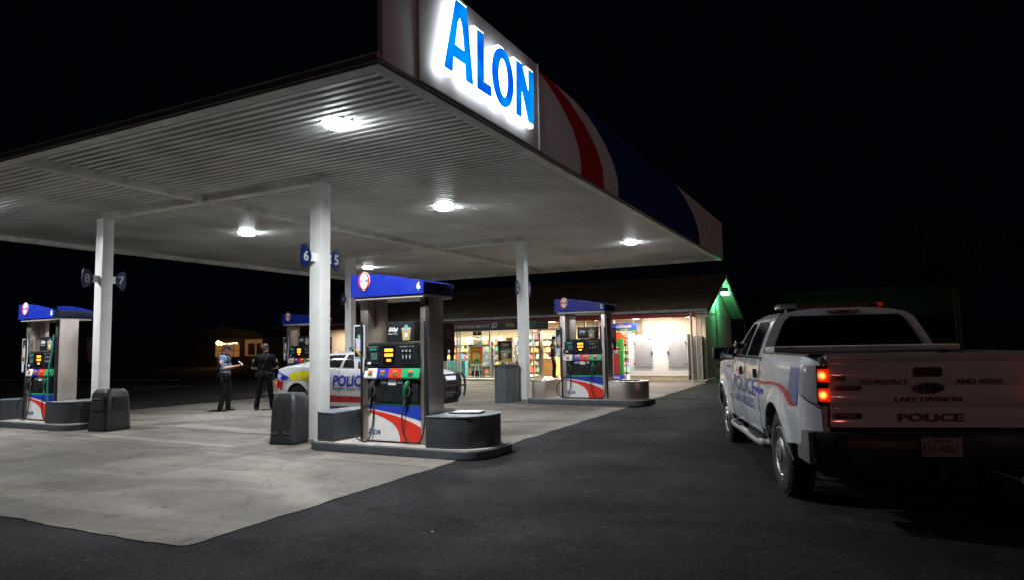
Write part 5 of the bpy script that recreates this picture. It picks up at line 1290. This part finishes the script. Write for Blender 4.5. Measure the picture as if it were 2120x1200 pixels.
# the stands that hold both posters
for y, z, lab in ((16.33, .85, 'white wire stand holding the orange poster'), (14.78, .95, 'white wire stand holding the black coffee poster')):
    t = thing('poster_stand', lab, 'stand', (XW-.27, y, FZ+.0), group='wire poster stands')
    for s in (1, -1): MB().tube([(.02, s*.06, z-FZ), (.02, s*.10, z-.2-FZ), (.0, s*.16, .012)], .012, 6, sub=2).build('stand_leg', PWHITE, t)
poster('door_poster', 'dark red poster on the store wall right of pump 2', 9.78, 10.3, 1.62, 2.5, MAROON, [s_(ell(.12, .12), MATS['maroon_light'], 10.04, 2.2), s_(ell(.16, .08), MATS['maroon_light'], 10.04, 1.85), t_('2 for 1', MATS['maroon_light'], 10.04, 2.4, width=.35, height=.07)], x=XW-.02)
# bank sign
bk = thing('bank_sign', 'blue bank sign hanging over the soda display under the porch', 'sign', (27.4, 8.80, 2.39))
B('sign_box', (-.03, -.53, -.15), (.03, .53, .17), mat('bank_blue', (.02, .06, .45), .35, emit=(.02, .07, .5), es=.35), bk, .008)
B('sign_strip', (-.034, -.525, -.145), (-.031, .525, -.05), mat('bank_green', (.02, .12, .08), .4), bk, 0)
text('citibank', 'sign_text', PWHITE, bk, (-.036, .02, .05), Rr, width=.70, height=.15, bold=.02)
text('ATM INSIDE', 'sign_text', PWHITE, bk, (-.037, .0, -.098), Rr, width=.34, height=.045)
arc = [(.1*math.cos(R_(a)), .06*math.sin(R_(a))) for a in range(20, 161, 10)]+[(.085*math.cos(R_(a)), .045*math.sin(R_(a))) for a in range(160, 19, -10)]
put(flat([arc], .003), 'sign_arc', RED, bk, (-.037, .13, .115), Rr)
for s in (1, -1): MB().cyl((0, s*.4, .17), (0, s*.4, .42), .008, n=6).build('sign_hanger', ALU, bk)
# ice freezer
FX = 27.15
ic = thing('ice_freezer', 'white two door ice freezer under the bright porch lamp', 'freezer', (FX, 7.36, FZ))
fw = 1.22; FW = mat('freezer_white', (.80, .79, .76), .4, var=.06)
B('freezer_body', (0, -fw, .16), (.85, fw, 1.84), FW, ic, .012); B('freezer_base', (.02, -fw+.01, 0), (.83, fw-.01, .158), mat('freezer_base_tan', (.42, .36, .22), .6, var=.2), ic, .004)
B('freezer_rim', (-.012, -fw, 1.76), (.0, fw, 1.84), MATS['freezer_white'], ic, .004)
for s, y0, y1 in ((1, .22, .95), (-1, -1.17, -.44)):
    dr = B('freezer_door', (-.05, y0, .52), (-.004, y1, 1.70), mat('freezer_door_grey', (.38, .39, .42), .35, .2, var=.05), ic, .012)
    yh = y0+.0 if s > 0 else y1-.0
    B('door_latch', (-.085, yh-.035, 1.02), (-.051, yh+.035, 1.17), mat('latch_steel', (.25, .25, .27), .3, .8), dr, .008)
    for zz in (.66, 1.5): B('door_hinge', (-.07, (y1 if s > 0 else y0)-.02, zz-.05), (-.045, (y1 if s > 0 else y0)+.02, zz+.05), MATS['latch_steel'], dr, .004)
    yc = y0+.08 if s > 0 else y1-.08
    B('door_notice', (-.054, yc-.08, 1.52), (-.051, yc+.08, 1.67), PWHITE, dr, 0); B('door_notice_band', (-.057, yc-.08, 1.63), (-.0545, yc+.08, 1.665), PLBLUE, dr, 0); text('ICE', 'notice_text', PLBLUE, dr, (-.058, yc, 1.58), Rr, width=.1, height=.05, depth=.002)
B('freezer_sign', (.05, -.60, 1.845), (.55, .42, 2.14), mat('freezer_sign_white', (.8, .76, .7), .5), ic, .01)
text('READY', 'freezer_sign_text', mat('faded_text', (.62, .52, .46), .6), ic, (.046, .12, 2.06), Rr, width=.34, height=.08)
text('ICE', 'freezer_sign_text', MATS['faded_text'], ic, (.046, -.13, 1.95), Rr, width=.2, height=.08)
# propane / dark cabinet at the right of the freezer
cb = thing('steel_locker', 'grey steel locker standing against the porch end wall right of the freezer', 'locker', (27.55, 5.87, FZ)); B('locker_body', (0, -.15, 0), (.6, .15, 1.75), mat('locker_grey', (.16, .14, .13), .5, .3, var=.2), cb, .01); B('locker_door', (-.012, -.13, .05), (-.001, .13, 1.7), MATS['locker_grey'], cb, .004)
# soda cases: each its own object
cols = [('soda_blue', (.02, .05, .3)), ('soda_navy', (.03, .04, .12)), ('soda_grey', (.3, .3, .34)), ('soda_red', (.45, .02, .03)), ('soda_green', (.04, .25, .05))]
SB = {}
for nm, c in cols:
    me = MB().box((-.09, -.095, 0), (.09, .095, .125)).mesh('soda_case', .006); me.materials.append(mat(nm, c, .35, var=.5, scale=22)); SB[nm] = me
pal = B('soda_plinth', (26.98, 8.78, FZ), (27.45, 9.86, FZ+.2), PLBLUE, None); tag(pal, 'low blue plinth under the stacked soda cases', 'plinth')
text('PEPSI', 'plinth_text', PWHITE, pal, (26.976, 9.15, FZ+.1), Rr, width=.42, height=.10, bold=.02)
order = ['soda_navy', 'soda_blue', 'soda_grey', 'soda_blue', 'soda_red', 'soda_green']
words = {'soda_blue': 'blue', 'soda_navy': 'dark blue', 'soda_grey': 'grey', 'soda_red': 'red', 'soda_green': 'green'}
for j, nm in enumerate(['soda_blue', 'soda_blue', 'soda_grey', 'soda_red', 'soda_green']):
    for k in range(11 if j < 4 else 12):
        nn = nm if not (k > 6 and j < 4) else random.choice(['soda_green', 'soda_grey', 'soda_red', 'soda_navy'])
        o = link('soda_case', SB[nn], None, (27.2, 9.73-j*.205, FZ+.2+k*.128)); o.rotation_euler.z = random.uniform(-.05, .05)
        tag(o, words[nn]+' case of soda cans in the stack left of the ice freezer', 'soda case', 'stacked '+words[nn]+' soda cases')
oc = thing('display_topper', 'orange red pointed card standing above the soda cases', 'sign', (27.5, 9.1, 0)); MB().prism([(8.78, 1.75), (9.62, 1.75), (9.5, 2.0), (9.35, 2.2), (9.02, 2.2), (8.85, 2.0)], 'x', 27.5-27.5, .02).build('card', mat('card_orange', (.75, .10, .03), .5), oc).location = (0, -9.1, 0)
B('card_leg', (.022, -.3, FZ), (.05, -.26, 1.8), BLACK, oc); B('card_leg', (.022, .26, FZ), (.05, .3, 1.8), BLACK, oc)
# porch lamp
pl = thing('porch_lamp', 'white fluorescent porch lamp over the ice freezer', 'lamp', (27.62, 7.45, EZ-.168)); B('lamp_base', (-.1, -.62, -.03), (.1, .62, 0), WHITE, pl, .004)
MB().cyl((0, -.6, -.055), (0, .6, -.055), .028, n=12).build('tube', emis('tube_light', (1, .86, .70), 9), pl)
def area(nm, loc, sx, sy, P, col, parent=None, rot=(0, 0, 0)):
    ld = bpy.data.lights.new(nm, 'AREA'); ld.shape = 'RECTANGLE'; ld.size = sx; ld.size_y = sy; ld.energy = P; ld.color = col
    lo = bpy.data.objects.new(nm, ld); COL.objects.link(lo); lo.location = loc; lo.rotation_euler = rot
    if parent: lo.parent = parent
area('porch_and_fill_light', (27.45, 7.45, EZ-.24), .3, 2.0, 60, (1, .84, .66))
area('porch_and_fill_light', (26.42, 7.3, EZ-.26), .2, 2.8, 150, (1, .87, .74))  # added fill lamp without a fixture, brightens the freezer front
# second porch lamp further left, off behind pillars
pl2 = thing('porch_lamp', 'fluorescent porch lamp over the wall at the left end of the store', 'lamp', (27.2, 24.6, EZ-.168)); B('lamp_base', (-.1, -.62, -.03), (.1, .62, 0), WHITE, pl2, .004)
MB().cyl((0, -.6, -.055), (0, .6, -.055), .028, n=12).build('tube', MATS['tube_light'], pl2); area('porch_and_fill_light', (27.2, 24.6, EZ-.27), .12, 1.2, 60, (1, .78, .55))
# interior ceiling lamps
for k, y in enumerate((9.3, 11.4, 13.6, 15.8, 18.0, 20.4)):
    t = thing('ceiling_tube_lamp', 'fluorescent lamp on the store ceiling', 'lamp', (30.3, y, 2.895), group='ceiling lamps inside the store')
    B('lamp_tray', (-.7, -.12, -.05), (.7, .12, 0), WHITE, t, .004); B('tube', (-.66, -.09, -.058), (.66, .09, -.0505), emis('shop_tube', (1, .9, .74), 14), t, .002)
    area('shop_light', (30.0, y, 2.80), 1.3, .2, 450, (1, .86, .66))
# shelving with products
PCOL = [(.7, .1, .05), (.75, .45, .05), (.6, .6, .55), (.1, .25, .55), (.1, .4, .2), (.75, .7, .2), (.5, .1, .3), (.8, .3, .1), (.85, .8, .7), (.05, .3, .35)]
PM = []
for i, c in enumerate(PCOL):
    me = MB().box((-.05, -.06, 0), (.05, .06, .22)).mesh('snack_packet', .012); me.materials.append(mat('packet_%d' % i, c, .4, var=.4, scale=25)); PM.append(me)
CN = ['red', 'amber', 'grey', 'blue', 'green', 'yellow', 'purple', 'orange', 'cream', 'teal']
SHM = mat('shelf_cream', (.30, .25, .18), .5)
def shelf(x, y, rz, L, lab, n=5, h=2.0, where='shelf'):
    prods = True
    t = thing('shelf_unit', lab, 'shelf', (x, y, FZ+.005), rz, 'shelves inside the store')
    B('shelf_back', (-.015, -L/2, 0), (.015, L/2, h), SHM, t, .003)
    for s in (1, -1): B('shelf_end', (-.32, s*L/2-.012, 0), (-.0155, s*L/2+.012, h), SHM, t, .003)
    for k in range(n):
        z = .12+k*(h-.15)/n; B('shelf_board', (-.30, -L/2+.013, z), (-.016, L/2-.013, z+.02), SHM, t, .002)
        if prods:
            m_ = int(L/.14)
            for j in range(m_):
                if random.random() < .12: continue
                y_ = -L/2+.09+j*(L-.18)/max(1, m_-1); i = random.randrange(len(PM)); v = Matrix.Rotation(rz, 4, 'Z') @ Vector((-.20, y_, z+.021))
                o = link('snack_packet', PM[i], None, (x+v.x, y+v.y, FZ+.005+v.z)); o.rotation_euler.z = rz; o.scale = (1, 1, random.choice((.7, .9, 1, 1.2)))
                tag(o, CN[i]+' packet on the '+lab[:lab.find(' in')] if False else CN[i]+' packet on the '+where, 'packet', CN[i]+' packets on the '+where)
shelf(30.4, 17.2, 0, 1.9, 'cream shelf unit of packets in the left store window', where='shelf in the left store window'); shelf(30.9, 19.4, 0, 2.0, 'cream shelf unit behind the far left window beside pump 6', where='shelf behind the far left window')
shelf(29.6, 15.2, R_(90), 1.4, 'end of a shelf unit beside the window mullion', 5, 1.9, 'shelf beside the window mullion'); shelf(32.4, 14.6, 0, 2.6, 'tall shelf unit along the back wall of the store', 6, 2.2, 'tall shelf along the back wall')
shelf(30.6, 12.3, 0, 1.6, 'shelf unit behind the person in the doorway', 4, 1.3, 'low shelf behind the doorway'); shelf(32.4, 11.0, 0, 2.4, 'back wall shelf unit seen past pump 2', 6, 2.2, 'back wall shelf past pump 2')
# counter + wood
ct = thing('store_counter', 'wooden counter behind the open door of the store', 'counter', (29.6, 13.3, FZ+.005)); B('counter_front', (0, -.32, 0), (.55, .5, .85), mat('counter_wood', (.48, .26, .09), .5, var=.3, scale=6), ct, .006); B('counter_top', (-.03, -.35, .85), (.6, .52, .89), SHM, ct, .006)
# wire card rack in the window
rk = thing('card_rack', 'tall black wire rack of cards in the left store window', 'rack', (28.75, 16.75, FZ+.005))
B('rack_base', (-.18, -.25, 0), (.18, .25, .34), BLACK, rk, .01)
for s in (1, -1): MB().cyl((0, s*.24, .3), (0, s*.24, 2.2), .012, n=8).build('rack_pole', BLACK, rk)
B('rack_header', (-.02, -.25, 2.05), (.02, .25, 2.30), BLACK, rk, .004); put(flat([ell(.06, .06)], .004), 'header_print', PWHITE, rk, (-.024, 0, 2.17), Rr)
mb = MB(); mc = MB()
for k in range(16):
    for j in range(6): mb.box((-.05, -.225+j*.077, .40+k*.1), (-.03, -.165+j*.077, .475+k*.1))
    mc.cyl((0, -.24, .38+k*.1), (0, .24, .38+k*.1), .006, n=5)
mb.build('card_rows', mat('card_grey', (.25, .28, .30), .5, var=.6, scale=12), rk); mc.build('rack_wires', BLACK, rk)
# stacked water packs in far-left window
WM = MB().box((-.12, -.18, 0), (.12, .18, .2)).mesh('water_pack', .02); WM.materials.append(mat('water_blue', (.10, .38, .48), .2, var=.5, scale=14))
for k in range(4):
    for j in range(4):
        o = link('water_pack', WM, None, (29.0, 17.75+j*.38, FZ+.01+k*.2)); tag(o, 'blue pack of water bottles stacked inside the left store window', 'water pack', 'stacked water packs')
WM2 = MB().box((-.12, -.15, 0), (.12, .15, .2)).mesh('window_box', .01); WM2.materials.append(mat('window_box_teal', (.25, .5, .5), .4, var=.6, scale=18))
for k in range(3):
    for j in range(4):
        o = link('stacked_box', WM2, None, (28.8, 18.9+j*.33, 1.35+k*.21)); tag(o, 'pale teal box stacked in the far left store window beside pump 6', 'box', 'pale boxes in the far left window')
wb = thing('window_bench', 'low white bench carrying the pale boxes in the far left window', 'bench', (28.8, 19.4, FZ+.005)); B('bench_top', (-.18, -.75, 1.12), (.18, .75, 1.144), SHM, wb, .004)
for s in (1, -1): B('bench_leg', (-.15, s*.7-.02, 0), (.15, s*.7+.02, 1.12), SHM, wb, .003)
# people inside
NVY = mat('uniform_navy', (.015, .02, .045), .8); KHA = mat('trousers_green', (.01, .13, .05), .8); WSH = mat('shirt_white', (.7, .68, .62), .8); JEAN = mat('jeans', (.10, .14, .22), .8, var=.2)
person('person in black uniform and cap standing in the open store doorway', (28.55, 12.62, FZ+.006), R_(-72), 1.06,
  dict(elL=(-.02, .26, 1.13), haL=(.02, .25, .90), elR=(.02, -.26, 1.13), haR=(.06, -.24, .92), shirt=BLK, pants=BLK, hat=BLK, patch=[(1, PT2), (-1, PT2)], sleeve='long', fat=1.02, headpitch=.2, vox=.011, knR=(.08, -.1, .5), anR=(.05, -.12, .09)))
person('person with short brown hair and navy uniform shirt behind the black coffee poster', (29.3, 14.85, FZ+.006), R_(-80), 1.0,
  dict(elL=(.05, .26, 1.13), haL=(.28, .12, 1.1), elR=(.05, -.26, 1.13), haR=(.28, -.12, 1.1), fdL=(.9, -.2, 0), fdR=(.9, .2, 0), shirt=NVY, pants=BLK, patch=[(1, PT1), (-1, PT1)], headpitch=.35, vox=.011, hair=mat('hair_chestnut', (.14, .06, .025), .6, var=.3, scale=60)))
person('person in green trousers and white shirt bending beside the coffee poster', (28.95, 15.42, FZ+.006), R_(-100), .95,
  dict(lean=.85, hip=.92, elL=(.55, .2, 1.0), haL=(.62, .16, .75), elR=(.55, -.2, 1.0), haR=(.62, -.16, .75), shirt=WSH, pants=KHA, belt=False, vox=.011, headpitch=.1))
person('person in jeans standing behind the card rack in the left window', (29.35, 16.25, FZ+.006), R_(-60), .98,
  dict(elL=(0, .26, 1.13), haL=(.1, .24, .9), elR=(0, -.26, 1.13), haR=(.2, -.2, 1.0), shirt=mat('shirt_dark', (.05, .05, .07), .8), pants=JEAN, belt=False, vox=.011))
# green lamp at the gable
gl = thing('gable_lamp', 'green glowing floodlight under the gable at the right end of the store', 'lamp', (30.6, 5.20, 3.86))
B('lamp_box', (-.24, -.12, .02), (.14, .16, .16), BLACK, gl, .02); MB().cyl((0, .1, .16), (0, .1, .45), .02).build('lamp_stem', BLACK, gl); B('lamp_arm', (-.02, .08, .40), (.02, .44, .45), BLACK, gl)
B('lamp_glass', (-.26, -.16, -.12), (.16, .12, .018), emis('green_lamp', (.62, 1, .82), 9), gl, .03)
for loc, P in (((30.5, 5.32, 3.62), 40),):
    ld = bpy.data.lights.new('green_light', 'POINT'); ld.energy = P*2.6; ld.color = (.12, 1, .34); ld.shadow_soft_size = .12
    lo = bpy.data.objects.new('green_light', ld); COL.objects.link(lo); lo.location = loc
MB().tube([(30.45, YR-.03, 3.5), (30.45, YR-.03, .3)], .035, 8, sub=1).build('wall_conduit', mat('conduit_grey', (.3, .32, .3), .5), st)
MB().tube([(30.95, YR-.03, 3.2), (30.95, YR-.03, 2.1)], .025, 8, sub=1).build('wall_conduit', MATS['conduit_grey'], st)
# unidentified black object at the grass, built as a simple stand
bk = thing('black_stand', 'thin black stand at the store corner beside the pickup mirror', 'stand', (27.15, 4.95, .17))
MB().tube([(0, -.14, 0), (0, -.14, .62), (0, -.08, .7), (0, .08, .7), (0, .14, .62), (0, .14, 0)], .02, 8, sub=4).build('stand_frame', BLACK, bk); B('stand_shelf', (-.1, -.13, .04), (.1, .13, .07), BLACK, bk, .004); B('stand_panel', (-.01, -.12, .12), (.01, .12, .5), BLACK, bk, .004)

# ================================================================== BACKGROUND
# lit house far left
hs = thing('distant_house', 'distant dark house with warm lit window strung with bulbs, far left', 'house', (48, 56, g(48)), R_(10))
HW = mat('house_wall', (.025, .02, .016), .8, var=.2)
B('house_wall', (0, -5, 0), (6, 7.5, 2.9), HW, hs)
MB().prism([(-5.6, 2.7), (-5.6, 2.85), (1.3, 4.0), (8.1, 2.85), (8.1, 2.7)], 'x', -.6, 6.6).build('house_roof', mat('house_roof', (.01, .01, .01), .9), hs)
w1 = B('lit_window', (-.04, -.2, .9), (-.005, 2.7, 2.2), emis('warm_window', (1, .42, .12), .2), hs)
mb = MB()
for y in (.45, 1.1, 1.8): mb.box((-.07, y, .9), (-.045, y+.06, 2.2))
mb.box((-.07, -.2, 1.5), (-.045, 2.7, 1.55)); mb.build('window_bars', BLACK, w1)
mb = MB()
for k in range(11): mb.sph((-.15, .0+.24*k+random.uniform(-.04, .04), 2.22+random.uniform(-.04, .05)), .075, n=8)
mb.build('string_lights', emis('string_bulb', (1, .55, .22), 5), w1)
w2 = B('white_window', (-.05, -3.5, .95), (-.005, -.9, 2.6), mat('window_surround_cream_glow', (.5, .34, .2), .6, emit=(1, .45, .18), es=.05), hs)  # surround is no lamp; light on it is put in as faint glow
B('window_glass', (-.07, -3.1, 1.05), (-.051, -2.3, 2.2), mat('dim_glass', (.04, .03, .02), .2), w2); B('window_glass', (-.07, -2.1, 1.05), (-.051, -1.3, 2.2), MATS['dim_glass'], w2)
ll = thing('yard_lamp', 'bright orange yard lamp on a thin post before the distant house', 'street lamp', (44.5, 54.6, g(44)))
MB().cyl((0, 0, 0), (0, 0, 2.15), .05, n=8).build('lamp_post', mat('lamp_post_cream', (.5, .4, .3), .6), ll); MB().sph((0, 0, 2.3), .19, n=12).build('lamp_globe', emis('sodium_globe', (1, .60, .26), 16), ll)
MB().sph((0, -.42, 2.22), .15, n=12).build('lamp_globe', MATS['sodium_globe'], ll); MB().tube([(0, 0, 2.0), (0, -.42, 2.08)], .03, 6, sub=1).build('lamp_arm', MATS['lamp_post_cream'], ll)
ld = bpy.data.lights.new('yard_light', 'POINT'); ld.energy = 60; ld.color = (1, .5, .2); ld.shadow_soft_size = .2; lo = bpy.data.objects.new('yard_light', ld); COL.objects.link(lo); lo.location = (44.2, 54.3, 3.1)
# grey shed behind pump 4
sh = thing('grey_shed', 'grey shed with low pitched roof behind pump 4', 'shed', (36, 34, g(36)))
SHW = mat('shed_wall', (.22, .23, .21), .8, var=.15); B('shed_wall', (0, -4, 0), (5, 5.4, 2.75), SHW, sh)
MB().prism([(-4.3, 2.76), (-4.3, 3.5), (5.7, 2.9), (5.7, 2.76)], 'x', -.3, 5.3).build('shed_roof', mat('shed_roof', (.05, .055, .05), .8), sh)
# building behind the pickup
bb = thing('low_building', 'dim low flat roofed building behind the pickup', 'building', (41.5, .3, g(41)), 0, None, 1.22)
DB_ = mat('dim_wall', (.07, .065, .05), .85, var=.2); B('building_wall', (0, -4.2, 0), (8, 4.6, 3.25), DB_, bb); B('roof_edge', (-.25, -4.4, 3.25), (8.2, 4.8, 3.42), mat('roof_edge_dim', (.05, .047, .04), .8), bb)
for y in (-3.2, 1.5): w_ = B('building_window', (-.03, y-.7, 1.2), (-.002, y+.7, 2.2), DGLASS, bb, 0)
for y in (-4.0, -3.85): B('door_post', (-.3, y-.04, 0), (-.22, y+.04, 3.2), mat('door_post_rust', (.25, .14, .09), .7), bb)
# dark trees behind as silhouettes with leaves
def tree(x, y, h, lab, seed):
    rnd = random.Random(seed); t = thing('broadleaf_tree', lab, 'tree', (x, y, g(x)), group='dark trees behind the station')
    mb = MB(); mb.tube([(0, 0, 0), (.1, 0, h*.25), (-.05, .1, h*.5), (0, 0, h*.75)], [.22]*7+[.16]*6+[.1]*12, 8)
    cl = []
    for k in range(9):
        a = rnd.uniform(0, 6.28); z = h*rnd.uniform(.42, .72); e = Vector((math.cos(a)*h*.28*rnd.uniform(.6, 1.1), math.sin(a)*h*.28*rnd.uniform(.6, 1.1), z+h*rnd.uniform(.08, .22)))
        mb.tube([(0, 0, z*.8), tuple(e*.5+Vector((0, 0, z*.45))), tuple(e)], [.08]*6+[.03]*8, 6); cl.append(e)
    mb.build('trunk', mat('bark', (.07, .05, .04), .9), t)
    mb = MB()
    for c in cl+[Vector((0, 0, h*.85)), Vector((0, 0, h*.6))]:
        R0 = h*rnd.uniform(.12, .2)
        for _ in range(420):
            d = Vector((rnd.gauss(0, 1), rnd.gauss(0, 1), rnd.gauss(0, .8))); d = d.normalized()*R0*rnd.random()**.4; p = c+d; a = Vector((rnd.gauss(0, 1), rnd.gauss(0, 1), rnd.gauss(0, 1))).normalized()*.10; b = a.orthogonal().normalized()*.05
            mb.poly([p-a, p+b, p+a, p-b])
    mb.build('crown', mat('leaf_dark', (.035, .055, .02), .7, var=.4, scale=2), t)
tree(40, -9, 7.5, 'dark leafy tree at the far right beyond the pickup', 3); tree(46, -3.5, 8.5, 'tall dark leafy tree behind the low building', 5)
# small litter
LM = mat('litter_pale', (.5, .48, .42), .8); LY = mat('litter_yellow', (.6, .55, .05), .7)
for i, (px_, py_) in enumerate(((5.3, 3.6), (11.4, 3.2), (9.8, 4.6), (13.4, 3.9), (7.9, 6.4))):
    o = MB().poly([(-.013, -.008, 0), (.012, -.011, .005), (.016, .008, .002), (-.006, .012, .007)]).mesh('leaf'); o.materials.append(LY if i == 4 else LM)
    q = link('fallen_leaf', o, None, (px_, py_, g(px_)+.008)); q.rotation_euler.z = i*1.3; tag(q, 'tiny '+('yellow leaf on the concrete beside the kerb of pump 6' if i == 4 else 'pale leaf scrap lying on the pavement'), 'leaf', 'leaf scraps on the pavement')

# red glow of a vehicle's brake lamp behind the photographer: it colours the tailgate and leaves the small orange reflections on it
ld = bpy.data.lights.new('brake_glow', 'SPOT'); ld.energy = 12; ld.color = (1, .24, .19); ld.spot_size = R_(42); ld.spot_blend = 1; ld.shadow_soft_size = .09
lo = bpy.data.objects.new('brake_glow', ld); COL.objects.link(lo); lo.location = (2.2, -2.6, 1.0); lo.rotation_euler = (Vector((7.3, -.6, 1.15))-Vector((2.2, -2.6, 1.0))).to_track_quat('-Z', 'Y').to_euler()
